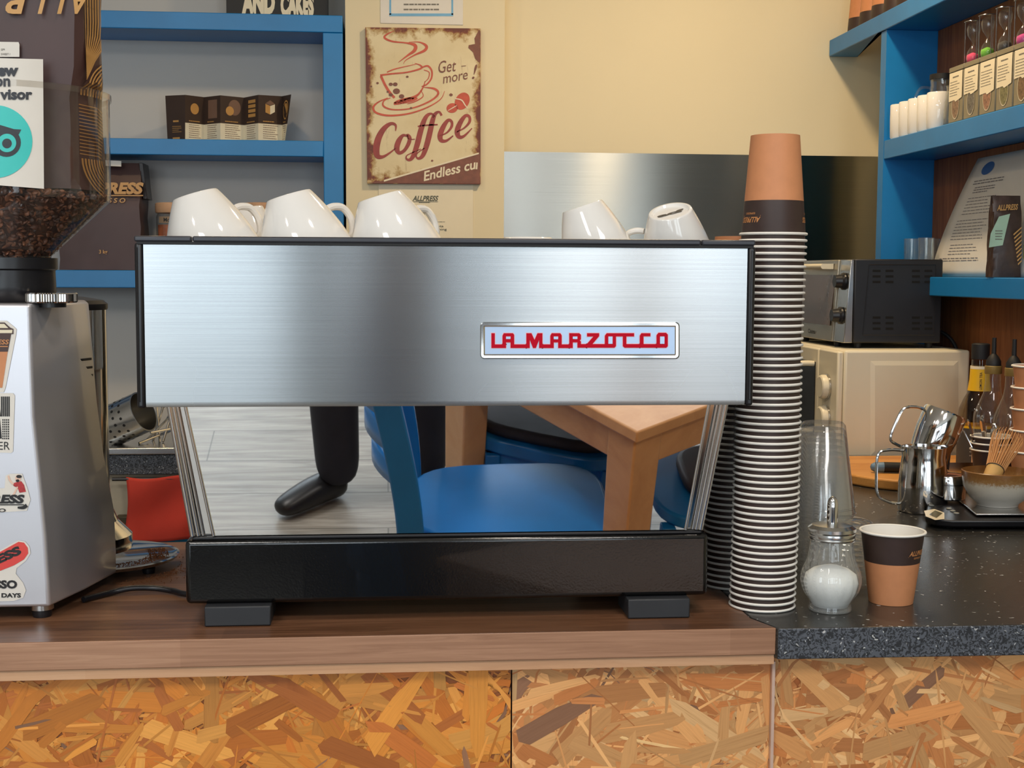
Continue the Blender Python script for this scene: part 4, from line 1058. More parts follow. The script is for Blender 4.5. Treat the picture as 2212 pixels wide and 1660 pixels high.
# upturned bag in the hopper
t = thing('coffee_bag', 'upturned brown coffee bag with gold side pattern, emptied into the grinder hopper', 'coffee bag', (hx, hy, z_edge + .01))
XS0 = -.62; XSf = PY(183, 200, 1.615).x; XSb = PY(229, 100, 1.72).x; zt_ = PY(100, -120, 1.62).z; zb_ = zbt + .004
def ring(z, k):
    s = 1 - .02 * k
    return [(XS0, 1.64, z), (XS0 + .02, 1.60, z), (hx - .03, 1.596, z), (XSf - .008, 1.604, z), (XSf, 1.612, z), (XSf + .010 * s, 1.65, z), (XSb - .004 + .004 * k, 1.70, z), (XSb - .012, 1.75, z), (XS0, 1.76, z)]
mb = MB(); R_ = []
for j in range(9):
    q = j / 8; z = zb_ + (zt_ - zb_) * q; pts = ring(z, 1 - q)
    lim = rT - .004
    out_ = []
    for i, (x, y, z) in enumerate(pts):
        x += .0015 * sin(j * 1.9 + i); y += .001 * sin(j * 2.3 + i * 1.4)
        if z < z_top + .004:
            d = Vector((x - hx, y - hy)); 
            if d.length > lim: d *= lim / d.length; x, y = hx + d.x, hy + d.y
        out_.append((x, y, z))
    R_.append(out_)
k = 9
mb.add([p for r in R_ for p in r], [(j * k + i, j * k + (i + 1) % k, (j + 1) * k + (i + 1) % k, (j + 1) * k + i) for j in range(8) for i in range(k)] + [tuple(range(k)), tuple(range(8 * k, 9 * k))])
mb.build('bag_body', M_bag, t, sharp=.35)
def on_front(x, y, off=.001):
    Yf = 1.596; p = PY(x, y, Yf); 
    if x > 120: Yf = 1.596 + .012 * (x - 120) / 63
    return PY(x, y, Yf - off - .0012)
mb = MB(); f = on_front
# upside-down lettering ALLP
for ch, xx, ww in (('A', 150, 40), ('L', 112, 26), ('L', 70, 26), ('P', 14, 38)):
    vs, fs = glyphs(ch, .03); xa = min(v[0] for v in vs); xb = max(v[0] for v in vs); yb = max(v[1] for v in vs)
    mb.add([f(xx + ww - (v[0] - xa) / (xb - xa) * ww - v[1] / yb * 12 + 6, -18 + v[1] / yb * 48) for v in vs], fs)
mb.build('gold_lettering', M_gold, t)
# side pattern lines
mb = MB()
def on_side(u, y, off=.0008):   # u 0..1 across the side face
    q = min(1, max(0, (PY(200, y, 1.66).z - zb_) / (zt_ - zb_)))
    a = Vector((XSf + .0005, 1.6125)); m_ = Vector((XSf + .0105, 1.65)); b = Vector((XSb - .004, 1.70))
    p = a.lerp(m_, u * 2) if u < .5 else m_.lerp(b, u * 2 - 1)
    z = PY(190, y, 1.62).z
    d = Vector((p.x - hx, p.y - hy)); lim = rT - .004
    if z < z_top + .004 and d.length > lim: d *= lim / d.length; p = Vector((hx + d.x, hy + d.y))
    return Vector((p.x + .0018 + off, p.y - .0012, z))
for (cy, cu, kind) in ((-30, 1, 0), (110, 1, 1), (160, 0, 2)):
    pass
for k in range(11):
    rr = 8 + k * 7.5
    stroke(mb, [(cos(a), 0, 0) for a in ()] or [((1 - rr / 90 * cos(a)), 200 - rr * 1.05 * sin(a), 1.6) for a in [i * pi / 2 / 8 for i in range(9)]], lambda x, y: on_side(x, y), k=2) if False else None
def sline(pts, wpx=2.0):
    L = []; R = []
    for i, (u, y) in enumerate(pts):
        a = pts[max(0, i - 1)]; b = pts[min(len(pts) - 1, i + 1)]
        dx_, dy_ = (b[0] - a[0]) * 46, (b[1] - a[1]); l_ = sqrt(dx_ * dx_ + dy_ * dy_) or 1; nx, ny = -dy_ / l_ * wpx / 2 / 46, dx_ / l_ * wpx / 2
        L.append(on_side(min(1, max(0, u + nx)), y + ny)); R.append(on_side(min(1, max(0, u - nx)), y - ny))
    N = len(L); mb.add(L + R, [(i, i + 1, N + i + 1, N + i) for i in range(N - 1)])
for k in range(13):
    rr = 6 + k * 7
    if rr < 88: sline([(1 - rr / 88 * cos(a), 205 - rr * sin(a)) for a in [i * pi / 2 / 10 for i in range(11)]])
for k in range(15): sline([(0.0, 226 + k * 7.6), (.5, 227 + k * 7.6), (1, 229 + k * 7.6)])
for k in range(13):
    rr = 6 + k * 7
    if rr < 88: sline([(1 - rr / 88 * cos(a), 342 + rr * sin(a)) for a in [i * pi / 2 / 10 for i in range(11)]])
for k in range(12):
    u0 = k / 12.0
    sline([(u0, 14), (u0, 44), (u0 * .9, 74), (u0 * .65, 100), (u0 * .3, 118 + k), (0, 130 + k * 4)], 1.7)
for k in range(12): sline([(k / 12.0, -110), (k / 12.0 + .01, -40), (k / 12.0, 16)], 1.7)
mb.build('gold_side_pattern', plain('gold_pattern', (176, 130, 68), .4, var=.05), t)
mb = MB(); mb.poly([(-20, 90), (40, 91), (42, 96), (42, 123), (-20, 123)], lambda x, y: on_front(x, y, .0006)); mb.build('white_label', M_paper, t)
mb = MB(); g = lambda x, y: on_front(x, y, .001)
text(mb, 'SWEET /', 2, 119, 20, 4, g, bold=.01); text(mb, 'SPI', 2, 109, 8, 4, g, bold=.01); mb.build('label_print', M_grey, t)
# reviewing-site sticker on the hopper wall
t = thing('window_sticker', 'white sticker with a turquoise owl-eye emblem on the hopper, lettered ew on visor', 'sticker', (PY(40, 400, 1.58).x, 1.58, z_edge))
def cyl(x, y, off=0.0):
    # intersect the pixel ray with the hopper cylinder (front side), upper part slightly in front
    d = ray(x, y); R0 = rT + .003 + off
    ox, oy = CAM.x - hx, CAM.y - hy; A = d.x * d.x + d.y * d.y; B = 2 * (ox * d.x + oy * d.y); C_ = ox * ox + oy * oy - R0 * R0
    D = B * B - 4 * A * C_
    tt = (-B - sqrt(max(0, D))) / (2 * A); return CAM + d * tt
def spoly(mb, pts, off, nu=14, nv=10):
    # clipped grid of a quad (4 corners)
    a, b, c, d = [Vector(p) for p in pts]
    mb.grid(lambda u, v: cyl(*((a.lerp(b, u)).lerp(d.lerp(c, u), v)), off), nu, nv)
mb = MB(); spoly(mb, [(-60, 124), (93, 128), (95, 408), (-60, 396)], 0); mb.build('sticker_film', M_paper, t)
mb = MB(); g = lambda x, y: cyl(x, y, .0006)
ellipse(mb, -12, 306, 82, 79, g, n=48); mb.build('turquoise_disc', plain('turquoise_print', (62, 200, 194), .4, var=.02), t)
mb = MB(); g = lambda x, y: cyl(x, y, .0010)
text(mb, 'ew', -6, 163, 46, 17, g, bold=.05); text(mb, 'on', -12, 186, 34, 17, g, bold=.03); text(mb, 'visor', 0, 214, 70, 21, g, bold=.04)
ellipse(mb, 14, 308, 31, 31, g); mb.poly([(-30, 276), (0, 270), (30, 279), (46, 280), (38, 295), (20, 300), (-20, 290)], g); mb.build('black_print', plain('sticker_charcoal', (52, 56, 64), .5), t)
mb = MB(); ellipse(mb, 15, 309, 20, 20, lambda x, y: cyl(x, y, .0013)); mb.build('turquoise_ring', MT['turquoise_print'], t)
mb = MB(); ellipse(mb, 15, 310, 10.5, 10.5, lambda x, y: cyl(x, y, .0016)); mb.build('eye_pupil', MT['sticker_charcoal'], t)

# stickers on the grinder's front face
def gf(off): return lambda x, y: PY(x, y, 1.5775 - off)
def sticker(label, base, parts, z):
    t = thing('sticker', label, 'sticker', (PY(20, z, 1.577).x, 1.577, PY(20, z, 1.577).z))
    mb = MB(); tri(mb, base, gf(.0004)); mb.build('sticker_film', M_paper, t)
    for i, (nm, m, fn) in enumerate(parts):
        mb = MB(); fn(mb, gf(.0008 + .0003 * i)); mb.build(nm, m, t)
    return t
sticker('die-cut takeaway coffee cup sticker with dark band, on the grinder front', [(-40, 693), (14, 693), (30, 706), (36, 712), (34, 727), (12, 838), (8, 848), (-40, 848)],
    [('kraft_print', M_kraft, lambda mb, f: tri(mb, [(-40, 760), (17, 758), (5, 838), (-40, 838)], f)),
     ('dark_band', plain('sticker_brown', (72, 50, 46), .5), lambda mb, f: (tri(mb, [(-40, 722), (24, 722), (17, 760), (-40, 760)], f), tri(mb, [(-40, 697), (10, 697), (22, 708), (29, 711), (29, 722), (-40, 722)], f))),
     ('lid_print', M_paperc, lambda mb, f: (tri(mb, [(-40, 700), (9, 700), (18, 709), (-40, 709)], f), tri(mb, [(-40, 713), (27, 713), (26, 720), (-40, 720)], f))),
     ('copper_lettering', M_copper, lambda mb, f: (text(mb, 'ALLPRESS', -54, 744, 72, 10, f, shear=.2, bold=.02), mb.poly([(-20, 748), (17, 748), (17, 750), (-20, 750)], f)))], 780)
sticker('rectangular sticker with black barcode-like M over the letters ER', [(-40, 849), (28, 850), (32, 855), (28, 976), (24, 979), (-40, 977)],
    [('black_print', M_ink, lambda mb, f: ([mb.poly([(x, 857), (x + 3, 857), (x + 3, 900), (x, 900)], f) for x in (2, 6, 10, 14, 18)], mb.poly([(-30, 857), (-4, 857), (2, 900), (-30, 900)], f),
        [mb.poly([(x, y), (x + 2.6, y), (x + 2.6, y + 3.4), (x, y + 3.4)], f) for x in (5, 9, 13, 17) for y in range(906, 948, 5)], mb.poly([(-30, 906), (0, 906), (4, 948), (-30, 948)], f), text(mb, 'ER', -3, 972, 24, 17, f, bold=.0)))], 915)
sticker('ALLPRESS sticker with a small bearded man in a red shirt sitting on the lettering', [(-40, 1058), (10, 1055), (12, 1028), (22, 1024), (48, 1024), (60, 1058), (66, 1080), (58, 1104), (-40, 1110)],
    [('red_shirt', plain('red_check_shirt', (178, 56, 58), .6, var=.3, scale=300), lambda mb, f: tri(mb, [(27, 1045), (36, 1042), (46, 1040), (52, 1048), (56, 1063), (42, 1065), (38, 1054), (30, 1051)], f)),
     ('figure_skin', plain('sticker_skin', (232, 196, 176), .6), lambda mb, f: (stroke(mb, [(18, 1028, 4), (21, 1038, 4), (29, 1047, 4)], f), ellipse(mb, 39, 1034, 6, 8, f), stroke(mb, [(38, 1052, 3), (30, 1068, 4), (26, 1072, 3)], f))),
     ('black_print', M_ink, lambda mb, f: (text(mb, 'ALLPRESS', -98, 1087, 148, 18, f, shear=.25, bold=.05), mb.poly([(-30, 1090), (52, 1090), (52, 1092), (-30, 1092)], f), text(mb, 'ESPRESSO', -76, 1107, 88, 8, f, shear=.1), ellipse(mb, 41, 1030, 6, 3.5, f), ellipse(mb, 38, 1039, 4, 3, f), stroke(mb, [(38, 1097, 4), (50, 1097, 7), (58, 1092, 8)], f)))], 1060)
sticker('red bean-shaped ALLPRESS sticker above the words SO and DAYS', [(-40, 1205), (0, 1190), (20, 1178), (40, 1168), (54, 1170), (64, 1182), (66, 1196), (56, 1212), (36, 1228), (34, 1240), (50, 1260), (56, 1276), (50, 1292), (30, 1299), (-40, 1301)],
    [('red_print', plain('tomato_red', (222, 72, 66), .5, var=.02), lambda mb, f: tri(mb, [(-40, 1207), (0, 1193), (20, 1182), (40, 1171), (52, 1173), (60, 1184), (61, 1196), (52, 1209), (30, 1222), (0, 1234), (-40, 1246)], f)),
     ('black_print', M_ink, lambda mb, f: (text(mb, 'PRESS', -44, 1236, 100, 18, f, rot=-.42, bold=.06), text(mb, 'ESPRESSO', -80, 1271, 117, 17, f, bold=.05), text(mb, 'FOR DAYS', -34, 1291, 79, 9, f, bold=.04)))], 1240)
# coffee grounds on the worktop and power cable
mb = MB((-.32, 1.85, ZC)); r3 = random.Random(5)
for i in range(900):
    a = r3.gauss(0, 1); b = r3.gauss(0, 1); x, y = -.318 + .022 * a, 1.835 + .038 * b
    if x > -.245 or x < -.40: continue
    s = r3.uniform(.0004, .0011); z = ZC + .0001
    d = Vector((x + .392, y - 1.868)).length
    if d < .1035: continue
    mb.add([(x - s, y - s, z), (x + s, y - s * .6, z), (x + s * .3, y + s, z), (x, y, z + s * 1.3)], [(0, 1, 3), (1, 2, 3), (2, 0, 3), (0, 2, 1)])
o = mb.build('coffee_grounds', plain('ground_coffee', (104, 58, 26), .9, var=.3, scale=500)); tag(o, 'brown coffee grounds scattered on the wooden worktop beside the grinder tray', 'coffee grounds', kind='stuff')
mb = MB((-.37, 1.82, .9655))
for i in range(420):
    a = r3.uniform(-1.3, .6); rr = r3.uniform(.062, .088); x, y = -.392 + rr * cos(a), 1.868 + rr * sin(a); s = r3.uniform(.0006, .0015); z = .9643
    mb.add([(x - s, y - s, z), (x + s, y - s * .6, z), (x + s * .3, y + s, z), (x, y, z + s * 1.1)], [(0, 1, 3), (1, 2, 3), (2, 0, 3), (0, 2, 1)])
o = mb.build('coffee_grounds', MT['ground_coffee']); tag(o, 'orange-brown spilled grounds inside the round catch tray of the grinder', 'coffee grounds', kind='stuff')
cp = [PZ(180, 1296, .9545), PZ(235, 1282, .9545), PZ(280, 1272, .9575), PZ(330, 1271, .9565), PZ(372, 1277, .9545), PZ(402, 1284, .955)]
cp = cp + [Vector((-.205, 1.66, .9545)), Vector((-.1, 1.75, .9545))]
o = MB((cp[2].x, cp[2].y, ZC)).tube(smooth(cp, 8), .0038, 12).build('power_cable', M_dblack); tag(o, 'black power cable running from under the grinder to below the espresso machine', 'cable')

# ================================================================== RIGHT WALL: SHELVES
XW = 1.302; XS = 1.150; YPN = 3.10
t = thing('shelf_unit', 'blue painted shelves with a tall end panel on the right wall', 'shelves', (1.22, 3.1, ZC))
zU1 = PY(1790, 88, 3.5).z; zU0 = PY(1790, 123, 3.5).z
zM1 = PY(1912, 304, YPN).z; zM0 = PY(1912, 345, YPN).z
zL1 = PY(2040, 599, 2.77).z; zL0 = PY(2040, 641, 2.77).z
xU = PY(1790, 100, 3.5).x
xPn = PY(1912, 200, YPN).x
MB().prism([(xU, 3.495), (PY(1853, 120, 3.495).x, 3.495), (PY(1880, 120, 3.2).x, 3.15), (XW - .002, 3.14), (XW - .002, 1.5), (xPn - .004, 1.5), (xPn - .004, 3.1)], zU0, zU1).build('upper_board', M_blue, t, bevel=.002)
MB().box(xPn + .0005, XW - .002, 1.9, YPN - .0005, zM0, zM1).build('middle_board', M_blue, t, bevel=.002)
MB().box(1.186, XW - .002, 1.9, YPN - .0005, zL0, zL1).build('lower_board', M_blue, t, bevel=.002)
MB().box(xPn, XW - .002, YPN, YPN + .034, 1.392, zU0 - .0005).box(1.258, XW - .002, YPN, YPN + .034, ZC + .0005, 1.392).build('end_panel', M_blue, t)
# brown board cladding on the right wall
o = MB((1.3, 2.6, ZC)).box(1.286, 1.3015, 1.9, YPN - .002, zM1 + .0005, zU0 - .0005).box(1.286, 1.3015, 1.9, YPN - .002, zL1 + .0005, zM0 - .0005).box(1.286, 1.3015, 2.03, YPN - .002, ZC + .0005, zL0 - .0005).build('board_cladding', M_planks, bevel=.001)
tag(o, 'dark brown rough wood boards lining the right wall behind the blue shelves', 'wall cladding')
# inverted paper cups on the upper board
for k in range(6):
    yk = 3.41 - .083 * k
    d = dup(proto, (xU + .058, yk, zU1 + .0004), (0, 0, 1.0 * k), ['farthest upside-down paper cup on the upper right shelf, touching the cream wall', 'second cup from the wall on the upper right shelf', 'third cup from the wall on the upper right shelf', 'fourth cup from the wall on the upper right shelf', 'fifth cup from the wall on the upper right shelf', 'nearest upside-down cup on the upper right shelf'][k], 'paper cups on the upper right shelf')
# mugs on the middle board
def mug(name, label, x, y, z, r, h, group, hang=0, handle=True):
    t = thing(name, label, 'mug', (x, y, z), group)
    MB().lathe([(.001, .003), (r * .86, .003), (r * .90, 0), (r * .97, .004), (r, h * .5), (r, h - .002), (r - .0012, h), (r - .003, h - .003), (r - .003, .008), (.001, .008)], (x, y, z), 36).build('mug_body', M_white, t, sharp=.8)
    if handle:
        Mz = Matrix.Rotation(hang, 3, 'Z')
        MB().tube([Vector((x, y, z)) + Mz @ p for p in smooth([(r * .96, 0, h * .8), (r * 1.35, 0, h * .86), (r * 1.7, 0, h * .65), (r * 1.6, 0, h * .38), (r * 1.2, 0, h * .2), (r * .96, 0, h * .22)], 5)], .0035, 10).build('handle', M_white, t)
    return t
ML = ['farthest white mug of the shelf row, beside the blue end panel', 'second white mug from the blue end panel', 'middle white mug of the row of five', 'fourth white mug from the blue end panel', 'nearest white mug of the row, its handle showing']
for k in range(5):
    mug('white_mug', ML[k], xPn + .029, 3.068 - .0535 * k, zM1 + .0004, .0262, .079, 'white mugs on the middle shelf', hang=-.8, handle=(k == 4))
# glass servers
def server(label, x, y, z, r, h, tilt, hang):
    t = thing('glass_server', label, 'glass jug', (x, y, z), 'glass jugs on the middle shelf')
    a = MB().lathe([(.001, 0), (r * .9, .0), (r, .004), (r * .96, h * .4), (r * .78, h * .9), (r * .82, h), (r * .78, h), (r * .74, h * .9), (r * .93, h * .4), (r * .96, .006)], (0, 0, 0), 32, cap=(True, False)).build('glass_body', M_glass, None, sharp=.8); a.parent = t
    Mz = Matrix.Rotation(hang, 3, 'Z')
    a = MB().tube([Mz @ p for p in smooth([(r * .85, 0, h * .85), (r * 1.5, 0, h * .84), (r * 1.9, 0, h * .6), (r * 1.6, 0, h * .35), (r * .97, 0, h * .3)], 5)], .003, 8).build('handle', M_glass, None); a.parent = t
    a = MB().lathe([(r * .84, h + .0004), (r * .84, h + .012), (r * .3, h + .014)], (0, 0, 0), 28).build('dark_lid', M_mblack, None, sharp=.5); a.parent = t
    t.rotation_euler = (0, tilt, 0); return t
server('clear glass jug with dark lid behind the white mugs', 1.245, 2.965, zM1 + .001, .034, .122, .0, pi)
server('shorter clear glass jug squeezed between the mugs and the tea tins', 1.205, 2.795, zM1 + .001, .027, .085, 0, pi * .5)
# tea tins
M_tin = plain('grey_tin', (150, 142, 122), .38, .5, var=.04); tcol = [(136, 112, 92), (108, 104, 96), (148, 112, 92), (120, 116, 84), (120, 96, 70)]
tl = ['farthest grey tea tin with a cream label, next to the glass jugs', 'second tea tin, its oval window grey', 'third tea tin, its oval window showing pinkish brown tea', 'fourth tea tin, its oval window showing green leaves', 'nearest tea tin, cut by the right picture edge']
for k in range(5):
    y1 = 2.752 - .0735 * k; y0 = y1 - .070; xf = 1.170; z0 = zM1 + .0005; hT = .104
    t = thing('tea_tin', tl[k], 'tin', (xf + .04, (y0 + y1) / 2, z0), 'tea tins on the middle shelf')
    MB().box(xf, xf + .078, y0, y1, z0, z0 + hT).build('tin_body', M_tin, t, bevel=.002)
    MB().box(xf - .001, xf + .079, y0 - .001, y1 + .001, z0 + hT + .0002, z0 + hT + .011).build('tin_lid', M_tin, t, bevel=.0015)
    g = lambda u, v, y1=y1, xf=xf, z0=z0: Vector((xf - .0006, y1 - u, z0 + v))
    mb = MB(); ellipse(mb, .035, .034, .017, .026, g); mb.build('oval_window', plain('tea_leaf_%d' % k, tcol[k], .7, var=.5, scale=200), t)
    mb = MB(); ellipse(mb, .035, .034, .0185, .0278, lambda u, v, g=g: g(u, v) + Vector((-.0002, 0, 0)), hole=.92); mb.build('window_rim', M_chrome, t)
    g2 = lambda u, v, g=g: g(u, v) + Vector((-.0006, 0, 0)); yb_ = .045 + .006 * sin(k * 2)
    mb = MB(); mb.poly([(.003, yb_), (.03, yb_ + .001), (.036, yb_ - .003), (.066, yb_ + .003), (.067, .103), (.003, .103)], g2); mb.build('paper_label', M_paperc, t)
    g3 = lambda u, v, g=g: g(u, v) + Vector((-.0009, 0, 0)); mb = MB(); lines(mb, .02, .092, .05, -.006, 1, g3, h=.0025, rnd=.1); lines(mb, .008, .083, .06, -.0055, 6, g3, h=.0012, seed=k + 2); mb.build('label_print', M_grey, t)
# hourglass timers on the tins
zt0 = zM1 + .0005 + .104 + .0115
for k, (yy, cl_, nm) in enumerate([(2.722, (232, 74, 120), 'pink'), (2.655, (120, 196, 60), 'green'), (2.578, (66, 60, 58), 'black'), (2.500, (214, 70, 150), 'magenta')]):
    x = 1.206; t = thing('sand_timer', 'small three-minute style sand timer holding %s sand, on the tea tins' % nm, 'sand timer', (x, yy, zt0), 'sand timers on the tea tins')
    if True:
        o_ = t; o_['label'] = 'steel-framed glass sand timer holding %s sand, standing on the tea tins' % nm
    for z in (zt0 + .0003, zt0 + .089): MB().lathe([(.019, z), (.0195, z + .001), (.019, z + .002)], (x, yy, 0), 24).build('end_plate', M_satin, t)
    for a in (.5, 2.6, 4.7): MB().tube([(x + .0165 * cos(a), yy + .0165 * sin(a), zt0 + .0024), (x + .0165 * cos(a), yy + .0165 * sin(a), zt0 + .089)], .0011, 6).build('frame_rod', M_satin, t)
    MB().lathe([(.006, .003), (.0125, .008), (.0138, .018), (.0115, .030), (.003, .043), (.0014, .046), (.003, .049), (.0115, .062), (.0138, .074), (.0125, .083), (.006, .088)], (x, yy, zt0), 24).build('glass_bulbs', M_glass, t, sharp=1.2)
    MB().lathe([(.001, .0035), (.0055, .0036), (.0118, .0085), (.0130, .018), (.012, .023), (.004, .027), (.001, .028)], (x, yy, zt0), 24).build('coloured_sand', plain('sand_' + nm, cl_, .8, var=.1), t, sharp=1.2)
# shot glasses on the lower board behind the oven
for k, (x, y) in enumerate([(1.214, 3.04), (1.216, 2.96), (1.255, 3.02)]):
    t = MB((x, y, zL1)).lathe([(.001, .006), (.014, .006), (.0155, 0), (.0165, .004), (.0180, .088), (.0170, .088), (.0155, .012), (.001, .012)], (x, y, zL1 + .0005), 28).build('drinking_glass', M_glass, sharp=.8)
    tag(t, ['narrow clear glass closest to the blue end panel, above the black oven', 'narrow clear glass nearer to the white notice, above the black oven', 'clear glass behind the two front glasses on the lower shelf'][k], 'glass', 'glasses on the lower right shelf')
# big notice leaning on the lower board
t = thing('menu_notice', 'large white printed notice with a blue oval logo leaning on the lower right shelf', 'notice', (1.23, 2.75, zL1))
def nt(u, v, off=0.0):
    y0, y1 = 3.0, 2.42; yl = 3.0 - .15 * v ** 1.4; y = yl + (2.42 - yl) * u
    x = 1.246 + .036 * v ** 1.3 - .003 * sin(u * pi)
    return Vector((x - off * .8, y - off * .5, zL1 + .0008 + .257 * v))
MB().grid(lambda u, v: nt(u, v), 16, 18).build('paper_sheet', M_paper, t, solid=.0006)
mb = MB(); ellipse(mb, .19, .90, .065, .052, lambda x, y: nt(x, y, .0012), n=24); mb.build('oval_logo', plain('logo_blue', (28, 98, 172), .5), t)
mb = MB(); g = lambda x, y: nt(x, y, .0012)
lines(mb, .10, .80, .42, -.022, 2, g, h=.008, rnd=.05); lines(mb, .14, .745, .36, -.02, 3, g, h=.007)
lines(mb, .12, .66, .42, -.026, 6, g, h=.005, rnd=.3, seed=3); lines(mb, .10, .475, .42, -.026, 7, g, h=.005, rnd=.3, seed=4); lines(mb, .12, .27, .40, -.026, 4, g, h=.005, rnd=.3, seed=6)
lines(mb, .05, .155, .42, -.02, 2, g, h=.006, rnd=.1, seed=7); mb.build('printed_lines', plain('notice_ink', (128, 124, 128), .7), t)
# small coffee bag in front of the notice
def XY(px, Y): return PY(px, 590, Y).x
yB = 2.55; bx0, bx1 = XY(2140, yB), XY(2206, yB)
t = thing('coffee_bag', 'small dark ALLPRESS coffee bag with a mint label, on the lower right shelf', 'coffee bag', ((bx0 + bx1) / 2, yB, zL1))
zbt_ = PY(2170, 422, yB).z
bagm(bx0 + .004, bx1 - .002, yB - .0, yB + .03, zL1 + .001, zbt_, (0, 0, 0), parent=t, topk=.25, bulge=.005, m=plain('dark_coffee_bag', (62, 46, 40), .4, var=.3, scale=50, bump=.6))
mb = MB(); f = lambda x, y: PY(x, y, yB - .008)
mb.poly([(2158, 468), (2182, 462), (2166, 530), (2136, 535), (2140, 505)], f); mb.build('mint_label', plain('mint_label', (168, 198, 172), .6), t)
mb = MB(); text(mb, 'ALLPRESS', 2154, 455, 44, 12, f, shear=.2, bold=.03, rot=-.05)
for k in range(9): mb.poly([(2189 + k * 1.2, 506 + k * 8), (2207, 490 + k * 9), (2207, 493 + k * 9), (2190 + k * 1.2, 509 + k * 8)], f)
mb.build('gold_lettering', M_gold, t)
mb = MB(); f2 = lambda x, y: PY(x, y, yB - .009); lines(mb, 2150, 498, 2166, 6, 4, f2, h=2, rnd=.1); mb.build('label_print', M_grey, t)
o = MB((XY(2214, 2.55), 2.55, zL1)).lathe([(.004, 0), (.0046, .02), (.004, .022), (.0042, .06), (.0048, .062), (.0040, .064), (.0042, .12), (.0048, .122), (.004, .124), (.0040, .19)], (XY(2214, 2.55), 2.55, zL1 + .0006), 12).build('bamboo_cane', plain('green_bamboo', (178, 182, 74), .5, var=.15, scale=30))
tag(o, 'thin yellow-green bamboo cane upright at the right picture edge', 'bamboo cane')

# ================================================================== MICROWAVE AND OVEN
a = PZ(1820, 1002); b = PZ(2097, 1002)
YMW = 2.795; mx0, mx1 = a.x, b.x; mz0 = ZC + .012; mz1 = PY(1820, 757, YMW).z
M_cream = plain('cream_enamel', (226, 216, 190), .42, var=.015, scale=6)
t = thing('microwave_oven', 'cream retro microwave with two dials and a chrome handle, on the right worktop', 'microwave', ((mx0 + mx1) / 2, 3.0, ZC))
MB().box(mx0, mx1, YMW, 3.24, mz0, mz1).build('housing', M_cream, t, bevel=.006, seg=3)
# side panel pressing
g = lambda x, y, o_=.0: PY(x, y, YMW - o_)
mb = MB(); A = [(1880, 780), (2070, 780), (2070, 985), (1880, 985)]; B = [(1890, 790), (2060, 790), (2060, 975), (1890, 975)]
mb.add([g(*p, .0002) for p in A] + [g(*p, .0022) for p in B], [(i, (i + 1) % 4, 4 + (i + 1) % 4, 4 + i) for i in range(4)] + [(4, 5, 6, 7)]); mb.build('pressed_side_panel', M_cream, t, sharp=.2)
mb = MB().box(mx0 - .014, mx0 - .0005, YMW + .003, 2.925, mz0 + .002, mz1 - .003); mb.build('control_panel', M_cream, t, bevel=.004)
MB().box(mx0 - .014, mx0 - .0005, 2.928, 3.238, mz0 + .002, mz1 - .003).build('door_frame', M_cream, t, bevel=.004)
MB().box(mx0 - .0158, mx0 - .0142, 2.945, 3.22, mz0 + .03, mz1 - .035).build('door_glass', plain('dark_door_glass', (14, 14, 16), .08), t)
for k, zc in enumerate((PY(1800, 836, 2.86).z, PY(1800, 903, 2.86).z)):
    Mx = Matrix.Rotation(-pi / 2, 3, 'Y')
    o = MB().lathe([(.0265, 0), (.0265, .012), (.025, .016), (.022, .018), (.001, .018)], (mx0 - .0142, 2.862, zc), 36, M=Mx).build('control_dial', M_cream, t, sharp=.5)
    MB().lathe([(.0278, 0.0002), (.0278, .004), (.0268, .0045)], (mx0 - .0142, 2.862, zc), 36, M=Mx, cap=(False, False)).build('dial_ring', M_chrome, o)
hz0, hz1 = PY(1755, 925, 3.0).z, PY(1755, 783, 3.0).z
mb = MB().tube(smooth([(mx0 - .015, 2.955, hz1), (mx0 - .045, 2.957, hz1 + .0), (mx0 - .054, 2.96, hz1 - .012), (mx0 - .054, 2.96, (hz0 + hz1) / 2), (mx0 - .054, 2.96, hz0 + .012), (mx0 - .045, 2.957, hz0), (mx0 - .015, 2.955, hz0)], 6), .0065, 12); mb.build('door_handle', M_cream, t)
for (x, y) in ((mx0 + .02, 2.82), (mx1 - .02, 2.82), (mx0 + .02, 3.2), (mx1 - .02, 3.2)): MB().lathe([(.008, ZC + .0005), (.008, mz0)], (x, y, 0), 14).build('foot', M_mblack, t)
# mini oven
YO = 2.86
ox0, ox1 = XY(1846, YO), XY(2037, YO); oz0 = mz1 + .012; oz1 = PY(1900, 560, YO).z
t = thing('mini_oven', 'black countertop mini oven with a silver door standing on the microwave', 'mini oven', ((ox0 + ox1) / 2, 3.03, mz1))
MB().box(ox0, ox1, YO, 3.215, oz0, oz1).build('housing', plain('black_steel', (22, 22, 27), .42, var=.08), t, bevel=.003)
g = lambda x, y, o_=.0: PY(x, y, YO - o_)
mb = MB(); q = [(1878, 572), (2022, 572), (2018, 724), (1864, 724)]
for i in range(4):
    p0 = Vector(q[i]); p1 = Vector(q[(i + 1) % 4]); mb.tube([g(p0.x, p0.y, .0002), g(p1.x, p1.y, .0002)], .0012, 6)
mb.build('pressed_rib', MT['black_steel'], t)
mb = MB()
for cx in (1885, 1913, 1970, 1997):
    for cy in (583, 595, 607, 684, 696, 708): mb.add([g(cx, cy, .0004), g(cx + 17, cy, .0004), g(cx + 17, cy + 5, .0004), g(cx, cy + 5, .0004)], [(0, 1, 2, 3)])
mb.build('vent_slots', plain('vent_void', (3, 3, 4), .9), t)
